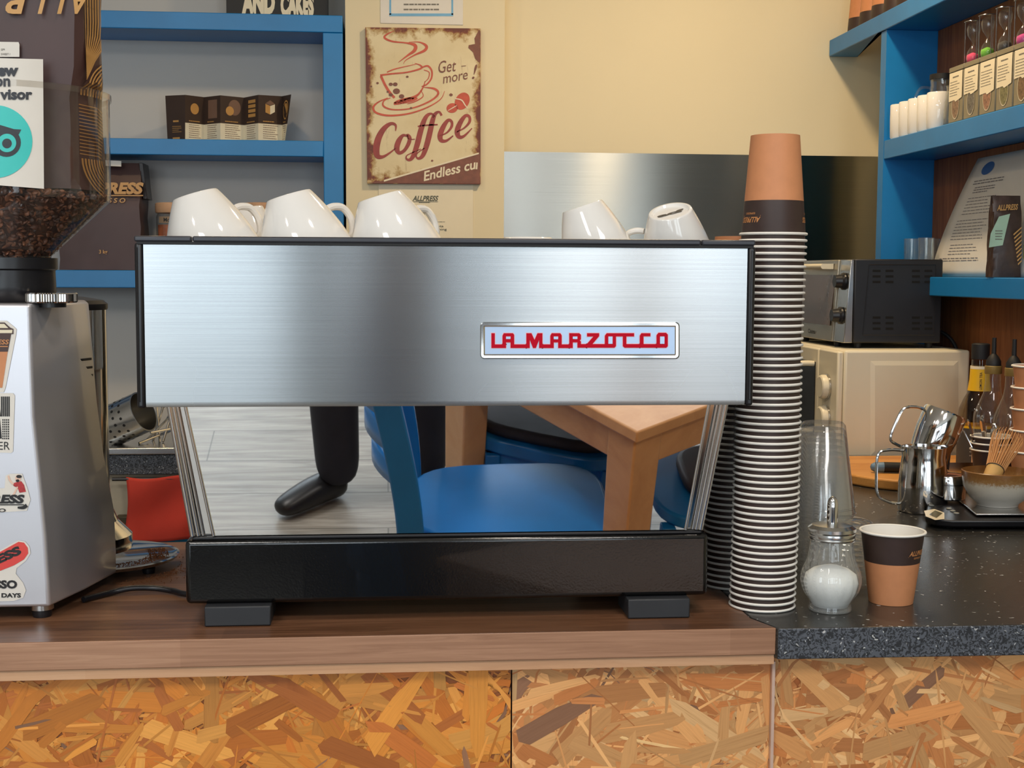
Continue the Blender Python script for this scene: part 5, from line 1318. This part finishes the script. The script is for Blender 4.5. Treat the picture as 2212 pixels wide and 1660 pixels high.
# silver front with slanted face
fb, ft_ = ox0 - .020, ox0 - .008
def fx_at(z): return fb + (ft_ - fb) * (z - oz0) / (oz1 - oz0)
MB().hexa([(fb, YO + .002, oz0), (ox0 - .0005, YO + .002, oz0), (ox0 - .0005, 2.93, oz0), (fb, 2.93, oz0)], [(ft_, YO + .002, oz1 - .002), (ox0 - .0005, YO + .002, oz1 - .002), (ox0 - .0005, 2.93, oz1 - .002), (ft_, 2.93, oz1 - .002)]).build('control_panel', M_satin, t, bevel=.0015)
MB().hexa([(fb - .004, 2.932, oz0), (ox0 - .0005, 2.932, oz0), (ox0 - .0005, 3.213, oz0), (fb - .004, 3.213, oz0)], [(ft_ - .004, 2.932, oz1 - .002), (ox0 - .0005, 2.932, oz1 - .002), (ox0 - .0005, 3.213, oz1 - .002), (ft_ - .004, 3.213, oz1 - .002)]).build('door', plain('silver_door', (170, 164, 150), .3, .8, var=.02), t, bevel=.0015)
MB().hexa([(fb - .0052, 2.945, oz0 + .035), (fb - .0042, 2.945, oz0 + .035), (fb - .0042, 3.20, oz0 + .035), (fb - .0052, 3.20, oz0 + .035)], [(ft_ - .0064, 2.945, oz1 - .035), (ft_ - .0054, 2.945, oz1 - .035), (ft_ - .0054, 3.20, oz1 - .035), (ft_ - .0064, 3.20, oz1 - .035)]).build('door_glass', plain('beige_reflection_glass', (112, 96, 88), .12, .3, var=.03), t)  # beige reflection on the door is put into the glass colour
mb = MB(); g4 = lambda u, v: Vector((fb - .0046, 3.10 - u, oz0 + v)); text(mb, 'Cookworks', 0, .012, .055, -.010, g4, bold=.02) if False else text(mb, 'Ciatra', 0, .012, .05, -.010, g4, bold=.02); mb.build('maker_lettering', M_ink, t)
mb = MB().tube([(ft_ - .034, 2.945, oz1 - .016), (ft_ - .034, 3.20, oz1 - .016)], .006, 12)
for y in (2.965, 3.18): mb.box(ft_ - .034, ft_ - .006, y - .006, y + .006, oz1 - .022, oz1 - .010)
mb.build('door_handle', M_cream, t)
for k, (zc, r) in enumerate(((PY(1832, 608, 2.89).z, .019), (PY(1832, 682, 2.89).z, .019))):
    x = fx_at(zc); MB().lathe([(r, 0), (r, .004), (r * .8, .008), (r * .7, .022), (.001, .022)], (x - .0008, 2.892, zc), 28, M=Matrix.Rotation(-pi / 2, 3, 'Y')).build('control_knob', M_dblack, t, sharp=.4)
for (x, y) in ((ox0 + .018, YO + .02), (ox1 - .02, YO + .02), (ox0 + .0, 3.19), (ox1 - .02, 3.19), (ox0 - .004, YO + .09)): MB().lathe([(.007, mz1 + .0004), (.0085, oz0)], (x, y, 0), 14).build('foot', M_mblack, t)
p_ = [Vector((ox1 + .001, 3.0, mz1 + .03)), Vector((ox1 + .035, 2.96, mz1 + .035)), Vector((ox1 + .062, 2.93, mz1 + .005)), Vector((ox1 + .068, 2.91, mz1 - .06)), Vector((ox1 + .07, 2.9, mz1 - .16))]
o = MB(p_[0]).tube(smooth(p_, 6), .0042, 10).build('power_cable', M_mblack); tag(o, 'black power cable curving behind the mini oven to the right wall', 'cable')

# ================================================================== BOARD, KNIFE, JUGS, SCALE, BOWL
t = thing('chopping_board', 'thick pale wooden chopping board lying in front of the microwave', 'chopping board', (1.0, 2.55, ZC))
pts = [(.878, 2.66), (.872, 2.60), (.884, 2.53), (.912, 2.465), (.955, 2.42), (1.02, 2.40), (1.24, 2.40), (1.24, 2.76), (.90, 2.76), (.884, 2.72)]
pts = [(p.x, p.y) for p in smooth([(x, y, 0) for x, y in pts[:5]], 4)] + pts[5:]
MB().prism(pts, ZC + .0005, ZC + .021).build('board', M_board, t, bevel=.004, seg=3)
t = thing('kitchen_knife', 'knife with a black handle and blue end cap lying on the chopping board', 'knife', (.98, 2.47, ZC + .021))
zk_ = ZC + .0215 + .0105
a_ = Vector((PY(1888, 1038, 2.52).x, 2.52, zk_)); b_ = Vector((a_.x + .15, 2.49, zk_)); d_ = (b_ - a_).normalized(); Q_ = d_.to_track_quat('Z', 'Y').to_matrix()
MB().lathe([(.0102, .018), (.0102, .06), (.009, .10), (.0085, .13)], a_, 20, M=Q_).build('handle', M_mblack, t)
MB().lathe([(.001, -.008), (.006, -.006), (.0092, 0), (.0100, .0178)], a_, 20, M=Q_).build('blue_end_cap', plain('steel_blue_plastic', (96, 130, 160), .45), t)
MB().box(b_.x - .018, b_.x + .10, 2.488, 2.4895, zk_ - .0095, zk_ + .012).build('blade', M_satin, t)
def jug(label, c, r, h, M, nm='milk_jug', handle=1):
    t = thing(nm, label, 'milk jug', c, 'steel milk jugs')
    pr = [(.001, 0), (r * .94, 0), (r, .004), (r, h * .45), (r * .93, h * .7), (r * .88, h * .85), (r * .93, h), (r * .91, h), (r * .86, h * .85), (r * .90, h * .7), (r * .97, h * .45), (r * .97, .005), (.001, .005)]
    def mk(mb, nme, m):
        mb.v = [M @ v for v in mb.v]; o = mb.build(nme, m, None, sharp=.6); o.parent = t; return o
    mk(MB().lathe(pr, (0, 0, 0), 48), 'jug_body', M_chrome)
    mk(MB().tube(smooth([(-r * .9, 0, h * .94), (-r * 1.5, 0, h * .95), (-r * 1.95, 0, h * .88), (-r * 2.0, 0, h * .5), (-r * 1.9, 0, h * .25), (-r * 1.4, 0, h * .14), (-r * .99, 0, h * .12)], 5), .0026, 8), 'handle', M_chrome)
    mk(MB().hexa([(r * .86, -.012, h * .7), (r * .92, 0, h * .66), (r * .86, .012, h * .7), (r * .8, 0, h * .7)], [(r * .84, -.014, h), (r * 1.25, 0, h * 1.03), (r * .84, .014, h), (r * .8, 0, h)]), 'spout', M_chrome)
    return t
pj = PZ(1992, 1105)
jug('straight steel milk jug standing upright on the stone worktop', (pj.x, pj.y, ZC + .0005), .0415, .112, Matrix.Identity(3))
c = PY(2004, 968, 2.30)
Mj = Matrix.Rotation(radians(22), 3, 'Y') @ Matrix.Scale(-1, 3, (0, 0, 1))
jug('smaller steel milk jug turned upside down, leaning in the upright jug', (c.x + .027, 2.29, c.z + .066), .0385, .092, Mj)
# scale
t = thing('kitchen_scale', 'black digital kitchen scale with a steel platter under the bowl', 'kitchen scale', (1.03, 2.15, ZC))
z0 = ZC + .0005
pts = [(.862, 2.075), (.868, 2.05), (.892, 2.035), (1.17, 2.02), (1.21, 2.03), (1.225, 2.25), (1.21, 2.27), (.962, 2.265), (.945, 2.255)]
mb = MB(); c_ = Vector((1.04, 2.15)); inner = [tuple(c_ + (Vector(p) - c_) * .97) for p in pts]
mb.hexa([(x, y, z0 + .004) for x, y in inner], [(x, y, z0 + .0165) for x, y in pts]); mb.build('scale_body', M_dblack, t, bevel=.003)
MB().prism([(.942, 2.058), (1.19, 2.043), (1.20, 2.24), (.985, 2.25)], z0 + .0195, z0 + .0225).build('steel_platter', M_satin, t, bevel=.001)
MB().prism([(1.02, 2.10), (1.14, 2.095), (1.14, 2.2), (1.03, 2.2)], z0 + .0166, z0 + .0196).build('platter_support', M_dblack, t)
f = lambda x, y, o_=0: PZ(x, y, z0 + .0170 + o_)
mb = MB(); mb.poly([(1996, 1104), (2018, 1100), (2040, 1108), (2040, 1122), (2020, 1124), (2000, 1116)], lambda x, y: f(x, y)); mb.build('display_surround', M_cream, t)
mb = MB(); mb.poly([(2007, 1112), (2020, 1103), (2036, 1109), (2023, 1119)], lambda x, y: f(x, y, .0004)); mb.build('display', plain('lcd_green_grey', (108, 104, 84), .2), t)
for (x, y) in ((2012, 1093), (2020, 1088), (2050, 1100), (2058, 1105), (2066, 1110)): p = f(x, y, 0); MB().lathe([(.0045, 0), (.0045, .0012), (.003, .0018)], p, 14).build('button', plain('grey_button', (150, 150, 142), .4), t)
for (x, y) in ((.90, 2.07), (1.18, 2.06), (1.18, 2.23), (.98, 2.24)): MB().lathe([(.006, ZC + .0002), (.007, z0 + .0045)], (x, y, 0), 12).build('foot', M_mblack, t)
zp = z0 + .0228
# tin
c = PY(2049, 1060, 2.20); t = thing('spice_tin', 'round steel tin with a brown top, standing on the scale beside the bowl', 'tin', (c.x, 2.205, zp))
MB().lathe([(.029, zp), (.0305, zp + .002), (.0305, zp + .026), (.0298, zp + .0262)], (c.x, 2.205, 0), 40).build('tin_body', M_chrome, t, sharp=.5)
MB().lathe([(.0302, zp + .0266), (.0312, zp + .027), (.0312, zp + .040), (.0305, zp + .0415), (.027, zp + .0415)], (c.x, 2.205, 0), 40, cap=(True, False)).build('tin_lid', M_chrome, t, sharp=.5)
MB().lathe([(.0005, zp + .0408), (.027, zp + .0408)], (c.x, 2.205, 0), 32, cap=(True, False)).build('brown_top', plain('cocoa_top', (134, 84, 60), .6, var=.2), t)
# bowl
c = PY(2158, 1060, 2.13); bxc, byc = c.x, 2.135
def bowl_mat():
    m = NT('speckled_stoneware'); m.set(.3)
    tc = m.add('ShaderNodeTexCoord'); sp = m.add('ShaderNodeSeparateXYZ'); m.link(tc.outputs['Generated'], sp.inputs[0])
    n_ = m.noise(m.coord(), 240, 3, .8); h_ = m.math('ADD', sp.outputs[2], m.math('MULTIPLY', m.math('SUBTRACT', n_, .5), .35))
    m.base(m.ramp(h_, [(.0, (206, 200, 190)), (.62, (196, 188, 172)), (.74, (150, 112, 66)), (.9, (130, 88, 44))])); return m.m
t = thing('matcha_bowl', 'speckled cream ceramic bowl with a brown rim standing on the scale', 'bowl', (bxc, byc, zp))
MB().lathe([(.001, .002), (.030, .002), (.033, 0), (.034, .004), (.046, .014), (.0555, .032), (.0585, .050), (.0588, .0575), (.0572, .0585), (.0555, .050), (.050, .030), (.036, .012), (.001, .008)], (bxc, byc, zp), 56).build('bowl_body', bowl_mat(), t, sharp=1.0)
# whisk leaning in the bowl
t = thing('bamboo_whisk', 'bamboo matcha whisk standing tines-up in the ceramic bowl', 'whisk', (bxc, byc, zp + .012))
wa = PY(2146, 1022, 2.125); wb = PY(2182, 935, 2.17); wd_ = (wb - wa).normalized(); Qw = wd_.to_track_quat('Z', 'Y').to_matrix()
MB().lathe([(.0125, -.034), (.0138, -.030), (.0142, .006), (.0150, .010)], wa, 24, M=Qw).build('handle', plain('pale_bamboo', (206, 164, 100), .4, var=.06), t)
MB().lathe([(.0152, .0075), (.0157, .0085), (.0152, .0095)], wa, 24, M=Qw, cap=(False, False)).build('binding_thread', M_mblack, t)
mb = MB()
for k in range(56):
    a = 2 * pi * k / 56; ring_ = 1 if k % 2 else .72
    q = [Qw @ Vector((.0145 * ring_ * cos(a) * s_, .0145 * ring_ * sin(a) * s_, z_)) + wa for s_, z_ in ((1, .009), (1.2, .03), (1.55, .055), (1.75, .075), (1.6, .082))]
    mb.tube(q, [.0010, .0010, .0008, .0005, .0003], 5)
mb.build('tines', M_bamboo, t)
# cups holding spoons
cS = PY(2143, 990, 2.42)
r4 = random.Random(9); zS = ZC + .0005
cupS = []
for k in range(3):
    zk2 = zS + .028 * 0 + k * .0125
    h8 = .078; Rk = lambda z: .026 + .0125 * z / h8
    mb = MB((cS.x, 2.42, zk2)).lathe([(Rk(0) - .001, 0), (Rk(0), 0), (Rk(h8), h8), (Rk(h8) - .001, h8), (Rk(.004) - .001, .004), (.0005, .004)], (cS.x, 2.42, zk2), 32, cap=(False, True), mis=[0, 0, 0, 1, 1, 1])
    mb.lathe([(Rk(h8) + .001 + .0018 * cos(2 * pi * i / 8), h8 + .0018 * sin(2 * pi * i / 8)) for i in range(9)], (cS.x, 2.42, zk2), 32, mi=1, cap=(False, False))
    o = mb.build('espresso_paper_cup', [M_cupblk, M_wrim], sharp=.8); tag(o, ['lowest of the three nested black cups behind the bowl', 'middle of the three nested black cups behind the bowl', 'uppermost nested black cup with white rim, holding the teaspoons'][k], 'paper cup', 'nested cups holding the spoons')
for k in range(11):
    a = r4.uniform(0, 6.28); rb_ = r4.uniform(.0, .014); lean = Vector((-.034 + .0068 * k * 1.0 + r4.uniform(-.004, .004), r4.uniform(-.03, .02), .0)) 
    p0 = Vector((cS.x + rb_ * cos(a) * .5 + (k - 5) * .0022, 2.42 + rb_ * sin(a), zS + .034)); p1 = p0 + Vector((lean.x * 1.1, lean.y * .8, .092 + r4.uniform(-.010, .012)))
    d = (p1 - p0).normalized(); Q = d.to_track_quat('Z', 'Y').to_matrix(); mb = MB(p0)
    L_ = (p1 - p0).length
    mb.hexa([p0 + Q @ Vector(v) for v in ((-.002, -.0008, 0), (.002, -.0008, 0), (.002, .0008, 0), (-.002, .0008, 0))], [p0 + Q @ Vector(v) for v in ((-.005, -.0007, L_), (.005, -.0007, L_), (.005, .0007, L_), (-.005, .0007, L_))])
    mb.sphere(p1, (.0052, .0010, .007), 10, M=Q)
    o = mb.build('teaspoon', M_chrome, bevel=0, sharp=.9); tag(o, 'steel teaspoon standing handle-up among the bunch in the black cups', 'teaspoon', 'teaspoons in the nested cups')
# bottles
M_amber = clear('amber_glass', (.62, .52, .36), .03, .06)
def bottle(name, label, px, Y, prof, glass, parts, grp='syrup bottles by the right wall'):
    x = XY(px, Y); t = thing(name, label, 'bottle', (x, Y, ZC + .0005), grp)
    MB().lathe(prof, (x, Y, ZC + .0005), 36, cap=(True, False)).build('glass_body', glass, t, sharp=1.0)
    for nm, pr, m in parts: MB().lathe(pr, (x, Y, ZC + .0005), 32, cap=(True, True)).build(nm, m, t, sharp=.6)
    return t, x
M_dgrey = plain('grey_label', (66, 66, 66), .6, var=.05); M_yel = plain('yellow_label', (234, 186, 20), .5, var=.02)
pr = [(.034, 0), (.0405, .004), (.0405, .115), (.0385, .135), (.030, .155), (.0205, .172), (.0175, .200), (.0165, .235)]
t, x_ = bottle('syrup_bottle', 'dark lemon tea syrup bottle with a yellow neck label, next to the microwave', 2124, 2.62, pr, M_amber,
    [('black_cap', [(.0175, .236), (.0178, .240), (.0178, .266), (.015, .268)], M_mblack), ('yellow_neck_label', [(.0232, .172), (.0200, .194), (.0192, .216)], M_yel), ('white_neck_band', [(.0192, .2163), (.0188, .222)], M_paperc), ('grey_body_label', [(.0409, .02), (.0409, .097)], M_dgrey), ('yellow_band', [(.0410, .0973), (.0410, .102)], M_yel)])
f = lambda u, v: Vector((x_ + .0222 * sin(u), 2.62 - .0232 * cos(u), ZC + v)); mb = MB()
vs, fs = glyphs('LEMON TEA', .02, 1.1); xa = max(v[0] for v in vs); mb.add([f(-.35 - .30 * (v[1] - .35), .175 + v[0] / xa * .036) for v in vs], fs); mb.build('neck_lettering', M_ink, t)
mb = MB(); g = lambda u, v: Vector((x_ + .0413 * sin(u), 2.62 - .0413 * cos(u), ZC + v)); lines(mb, -.8, .09, .1, -.008, 7, g, h=.002, rnd=.3); mb.build('label_print', plain('pale_ink', (150, 150, 146), .6), t)
prg = [(.030, 0), (.0345, .003), (.0345, .128), (.0335, .137), (.026, .157), (.0175, .178), (.0150, .195), (.0145, .215)]
for k, (px, Y, lb, liq) in enumerate([(2153, 2.50, 'clear ribbed syrup bottle with a black pourer and red-edged label, left one of the pair', (176, 70, 52)), (2197, 2.44, 'clear ribbed syrup bottle with a black pourer and dark-edged label, at the right picture edge', (74, 44, 40))]):
    t, x_ = bottle('syrup_bottle', lb, px, Y, prg, M_glass,
      [('gold_collar', [(.0158, .2153), (.0162, .216), (.0162, .230), (.0155, .231)], plain('dull_gold', (150, 126, 70), .45, .2)), ('black_pourer', [(.0145, .2313), (.0140, .240), (.009, .249), (.0045, .254), (.0040, .285)], M_mblack),
       ('paper_label', [(.0349, .018), (.0349, .088)], plain('blush_label', (206, 168, 140), .6)), ('label_edge', [(.0350, .0883), (.0350, .094)], plain('label_edge_%d' % k, liq, .6))])
# stack of kraft cups cut by the right edge
for k in range(5):
    h8 = .09; Rk = lambda z: .027 + .0125 * z / h8; xk, yk = XY(2246, 2.30), 2.30; zk2 = ZC + .0005 + k * .0385
    mb = MB((xk, yk, zk2)).lathe([(Rk(0) - .001, 0), (Rk(0), 0), (Rk(h8), h8), (Rk(h8) - .001, h8), (Rk(.004) - .001, .004), (.0005, .004)], (xk, yk, zk2), 32, cap=(False, True))
    mb.lathe([(Rk(h8) + .001 + .0020 * cos(2 * pi * i / 8), h8 + .0020 * sin(2 * pi * i / 8)) for i in range(9)], (xk, yk, zk2), 32, mi=1, cap=(False, False))
    o = mb.build('paper_cup', [M_kraft, M_wrim], sharp=.8); tag(o, 'kraft paper cup in the loose stack cut off by the right picture edge', 'paper cup', 'kraft cups at the right edge')

# ================================================================== THE CAFE BEHIND THE CAMERA (seen in the polished steel)
def bent(mb, pts, w, th, M=None, mi=0):
    """flat bar following pts; w across Y-ish given per call as vector"""
    pass
t = thing('cafe_chair', 'blue painted wooden cafe chair with ladder back, mirrored in the machine', 'chair', (.23, .44, 0))
ZS = .45
def seatpoly(cx, cy, hw, hd, ang):
    pts = []
    for i in range(28):
        a = 2 * pi * i / 28; c_, s_ = cos(a), sin(a)
        x = hw * abs(c_) ** .55 * (1 if c_ > 0 else -1); y = hd * abs(s_) ** .55 * (1 if s_ > 0 else -1)
        y *= 1 + .10 * (x / hw)
        pts.append((cx + x * cos(ang) - y * sin(ang), cy + x * sin(ang) + y * cos(ang)))
    return pts
SX, SY, SA = .255, .44, 0.03
MB().prism(seatpoly(SX, SY, .21, .165, SA), ZS - .028, ZS).build('seat', M_blue2, t, bevel=.008, seg=3)
def chair_rest(t, bx_, cy, hw, flip=1, m=M_blue2):
    # back posts at x=bx_, seat extends towards +x*flip
    for y in (cy - hw, cy + hw):
        pts = smooth([(bx_ - .03 * flip, y, 0), (bx_, y, .25), (bx_, y, .45), (bx_ - .02 * flip, y, .62), (bx_ - .07 * flip, y, .86)], 5)
        vs = []; 
        mb = MB()
        n_ = len(pts)
        for i, p in enumerate(pts):
            w_ = .014; d_ = .027
            vs += [p + Vector((-d_, -w_, 0)), p + Vector((d_, -w_, 0)), p + Vector((d_, w_, 0)), p + Vector((-d_, w_, 0))]
        mb.add(vs, [(i * 4 + k, i * 4 + (k + 1) % 4, (i + 1) * 4 + (k + 1) % 4, (i + 1) * 4 + k) for i in range(n_ - 1) for k in range(4)] + [(0, 1, 2, 3), tuple(range((n_ - 1) * 4, n_ * 4))])
        mb.build('back_post', m, t, bevel=.004)
    for z, hh, dx_ in ((.58, .018, -.012), (.66, .020, -.026), (.74, .022, -.042), (.82, .035, -.060)):
        mb = MB()
        def fn(u, v): 
            y = cy - hw + 2 * hw * u; return (bx_ + (dx_ - .06 * sin(pi * u)) * flip, y, z - hh + 2 * hh * v + .012 * sin(pi * u) * (1 if v > .5 else -.3))
        mb.grid(fn, 14, 2); mb.build('back_slat', m, t, solid=.014)
chair_rest(t, .045, .44, .155)
for y in (.30, .58): MB().hexa([(.405, y - .014, 0), (.435, y - .014, 0), (.435, y + .014, 0), (.405, y + .014, 0)], [(.40, y - .018, ZS - .03), (.44, y - .018, ZS - .03), (.44, y + .018, ZS - .03), (.40, y + .018, ZS - .03)]).build('front_leg', M_blue2, t, bevel=.003)
for y in (.30, .58): MB().box(.06, .41, y - .008, y + .008, .19, .215).build('stretcher', M_blue2, t, bevel=.002)
# second chair with dark cushion
t = thing('cafe_chair', 'blue cafe chair with a dark seat pad under the wooden table, mirrored in the machine', 'chair', (.42, .03, 0))
MB().prism(seatpoly(.40, .04, .20, .19, .35), ZS - .035, ZS).build('seat', M_blue2, t, bevel=.006)
MB().prism(seatpoly(.40, .04, .185, .175, .35), ZS + .0005, ZS + .03).build('seat_pad', plain('charcoal_cushion', (40, 40, 48), .7, var=.15), t, bevel=.012, seg=3)
for (x, y) in ((.24, -.13), (.54, -.02), (.24, .16), (.50, .24)): MB().box(x - .017, x + .017, y - .017, y + .017, 0, ZS - .036).build('leg', M_blue2, t, bevel=.003)
MB().box(.26, .50, .17, .20, .20, .225).build('stretcher', M_blue2, t, bevel=.002)
MB().hexa([(.225, .16, ZS - .09), (.50, .235, ZS - .09), (.50, .215, ZS - .09), (.225, .14, ZS - .09)], [(.225, .16, ZS - .036), (.50, .235, ZS - .036), (.50, .215, ZS - .036), (.225, .14, ZS - .036)]).build('seat_rail', M_blue2, t)
# table
t = thing('cafe_table', 'pale beech cafe table over the blue chairs, mirrored in the machine', 'table', (.52, .2, 0))
P0 = Vector((.47, .66, 0)); d1 = Vector((-.57, -.822, 0)); d2 = Vector((.822, -.57, 0)); L1_, L2_ = .64, 1.0
def tb(a, b, z): q = P0 + d1 * a + d2 * b; return (q.x, q.y, z)
MB().hexa([tb(0, 0, .70), tb(0, L2_, .70), tb(-.62, L2_, .70), tb(-.62, 0, .70)][::-1] if False else [tb(L1_, 0, .698), tb(0, 0, .698), tb(0, L2_, .698), tb(L1_, L2_, .698)], [tb(L1_, 0, .724), tb(0, 0, .724), tb(0, L2_, .724), tb(L1_, L2_, .724)]).build('tabletop', M_beech, t, bevel=.004)
def bx4(a0, a1, b0, b1, z0, z1, nm):
    MB().hexa([tb(a0, b0, z0), tb(a1, b0, z0), tb(a1, b1, z0), tb(a0, b1, z0)], [tb(a0, b0, z1), tb(a1, b0, z1), tb(a1, b1, z1), tb(a0, b1, z1)]).build(nm, M_beech, t, bevel=.003)
bx4(.05, L1_ - .05, .02, .042, .625, .6975, 'apron'); bx4(.02, .042, .05, L2_ - .05, .625, .6975, 'apron')
bx4(.05, L1_ - .05, L2_ - .042, L2_ - .02, .625, .6975, 'apron'); bx4(L1_ - .042, L1_ - .02, .05, L2_ - .05, .625, .6975, 'apron')
for (a, b) in ((L1_ - .055, .02), (.055, .02), (L1_ - .055, L2_ - .09), (.055, L2_ - .09)):
    MB().hexa([tb(a + .028, b, 0), tb(a - .028, b, 0), tb(a - .028, b + .056, 0), tb(a + .028, b + .056, 0)], [tb(a + .038, b - .006, .6975), tb(a - .038, b - .006, .6975), tb(a - .038, b + .07, .6975), tb(a + .038, b + .07, .6975)]).build('leg', M_beech, t, bevel=.004)
# third blue chair, right
t = thing('cafe_chair', 'blue cafe chair with brown seat pad, farthest right in the machine mirror', 'chair', (.75, .38, 0))
MB().prism(seatpoly(.735, .38, .17, .165, 0), ZS - .03, ZS).build('seat', M_blue2, t, bevel=.006)
MB().prism(seatpoly(.755, .36, .12, .12, 0), ZS + .0005, ZS + .03).build('seat_pad', plain('brown_pad', (60, 44, 44), .5), t, bevel=.012, seg=3)
chair_rest(t, .90, .38, .15, flip=-1)
for y in (.26, .50): MB().box(.572, .602, y - .016, y + .016, 0, ZS - .031).build('front_leg', M_blue2, t, bevel=.003)
for y in (.26, .50): MB().box(.60, .89, y - .008, y + .008, .19, .215).build('stretcher', M_blue2, t, bevel=.002)

# the photographer
def skin(name, pts, edges, mat, parent, sub=2, root=0):
    me = bpy.data.meshes.new(name); org = Vector(wl(parent)); me.from_pydata([tuple(Vector(p[:3]) - org) for p in pts], edges, []); me.materials.append(mat)
    o = bpy.data.objects.new(name, me); COL.objects.link(o); o.parent = parent
    m = o.modifiers.new('skin', 'SKIN'); m.use_smooth_shade = True
    for i, p in enumerate(pts):
        sv = me.skin_vertices[0].data[i]; sv.radius = (p[3], p[4] if len(p) > 4 else p[3]); sv.use_root = (i == root)
    s_ = o.modifiers.new('sub', 'SUBSURF'); s_.levels = sub; s_.render_levels = sub
    return o
M_skin = plain('skin', (214, 168, 140), .5, var=.03); M_trou = plain('dark_navy_trousers', (30, 32, 44), .8, var=.15, scale=20); M_jack = plain('dark_jacket', (46, 48, 56), .8, var=.1); M_shoe = plain('black_shoe', (22, 22, 26), .35, var=.1)
hxp, hyp = -.03, -.42
t = thing('person', 'person in dark trousers and black shoes photographing, legs mirrored in the machine', 'person', (hxp, hyp, 0))
hux = .05
P = [(hxp + hux * .6, hyp, .92, .13, .10), (hxp + hux, hyp, 1.10, .12, .09), (hxp + hux, hyp, 1.30, .15, .10), (hxp + hux, hyp, 1.42, .09, .08), (hxp + hux, hyp + .01, 1.50, .055), (hxp + hux, hyp + .02, 1.58, .07, .085), (hxp + hux, hyp + .01, 1.67, .075, .09),
     (hux + hxp - .17, hyp, 1.39, .055), (hux + hxp - .26, hyp + .04, 1.18, .045), (hxp - .12, hyp + .27, 1.29, .032), (hxp - .075, hyp + .33, 1.33, .026, .018),
     (hux + hxp + .17, hyp, 1.39, .055), (hux + hxp + .28, hyp + .04, 1.18, .045), (hxp + .16, hyp + .27, 1.29, .032), (hxp + .125, hyp + .33, 1.33, .026, .018),
     (hxp - .09, hyp, .88, .085), (hxp - .12, hyp + .06, .50, .055), (hxp - .10, hyp + .07, .10, .038), (hxp - .10, hyp + .07, .05, .036),
     (hxp + .10, hyp, .88, .085), (hxp + .12, hyp + .05, .50, .055), (hxp + .13, hyp + .04, .10, .038), (hxp + .13, hyp + .04, .05, .036)]
E_ = [(0, 1), (1, 2), (2, 3), (3, 4), (4, 5), (5, 6), (2, 7), (7, 8), (8, 9), (9, 10), (2, 11), (11, 12), (12, 13), (13, 14), (0, 15), (15, 16), (16, 17), (17, 18), (0, 19), (19, 20), (20, 21), (21, 22)]
skin('body', P, E_, M_skin, t)
skin('jacket', [(*P[0][:3], .15, .12), (*P[1][:3], .145, .115), (*P[2][:3], .17, .12), (*P[3][:3], .10, .09), (*P[7][:3], .07), (*P[8][:3], .058), (*P[9][:3], .042), (*P[11][:3], .07), (*P[12][:3], .058), (*P[13][:3], .042)], [(0, 1), (1, 2), (2, 3), (2, 4), (4, 5), (5, 6), (2, 7), (7, 8), (8, 9)], M_jack, t)
skin('trousers', [(hxp + hux * .6, hyp, .95, .15, .12), (hxp - .09, hyp, .84, .105), (hxp - .12, hyp + .06, .48, .078), (hxp - .105, hyp + .075, .045, .070, .062), (hxp + .10, hyp, .84, .105), (hxp + .12, hyp + .05, .48, .085), (hxp + .135, hyp + .045, .045, .075, .07)], [(0, 1), (1, 2), (2, 3), (0, 4), (4, 5), (5, 6)], M_trou, t)
for (ax_, ay_, dx_, dy_) in ((hxp - .09, hyp + .04, -.155, .125), (hxp + .135, hyp + .0, .05, .19)):
    skin('shoe', [(ax_, ay_, .045, .045, .045), (ax_ + dx_ * .5, ay_ + dy_ * .5, .045, .050, .040), (ax_ + dx_ * .9, ay_ + dy_ * .9, .034, .046, .030), (ax_ + dx_ * 1.15, ay_ + dy_ * 1.15, .028, .030, .022)], [(0, 1), (1, 2), (2, 3)], M_shoe, t)
hd = MB().sphere((hxp + hux, hyp, 1.70), (.088, .105, .085), 20); hd.build('hair', plain('dark_hair', (44, 34, 28), .6, var=.2), t)
fc = MB().sphere((hxp + hux, hyp + .115, 1.635), (.011, .018, .017), 10); fc.build('nose', M_skin, t)
for s_ in (-1, 1):
    MB().sphere((hxp + hux + s_ * .03, hyp + .088, 1.665), (.012, .008, .008), 10).build('eye', M_wrim, t)
    MB().sphere((hxp + hux + s_ * .086, hyp + .02, 1.64), (.012, .02, .03), 10).build('ear', M_skin, t)
    hxx = hxp + .025 + s_ * .1; mbh = MB()
    for q in range(4): mbh.tube(smooth([(hxx, hyp + .34, 1.315 + q * .016), (hxx - s_ * .03, hyp + .385, 1.318 + q * .016), (hxx - s_ * .055, hyp + .375 - .004 * q, 1.320 + q * .016)], 4), [.0085] * 8 + [.0065], 8)
    mbh.tube(smooth([(hxx, hyp + .33, 1.32), (hxx - s_ * .02, hyp + .35, 1.30), (hxx - s_ * .045, hyp + .352, 1.305)], 4), [.010] * 8 + [.008], 8); mbh.build('fingers', M_skin, t)
MB().sphere((hxp + hux, hyp + .098, 1.605), (.024, .007, .007), 10).build('mouth', plain('lips', (176, 100, 92), .5), t)
o = MB((0, -.045, 1.31)).box(-.078, .078, -.05, -.041, 1.32, 1.395).build('smartphone', M_dblack, bevel=.004, seg=3); tag(o, 'black smartphone held up in both hands by the person taking the picture', 'smartphone')
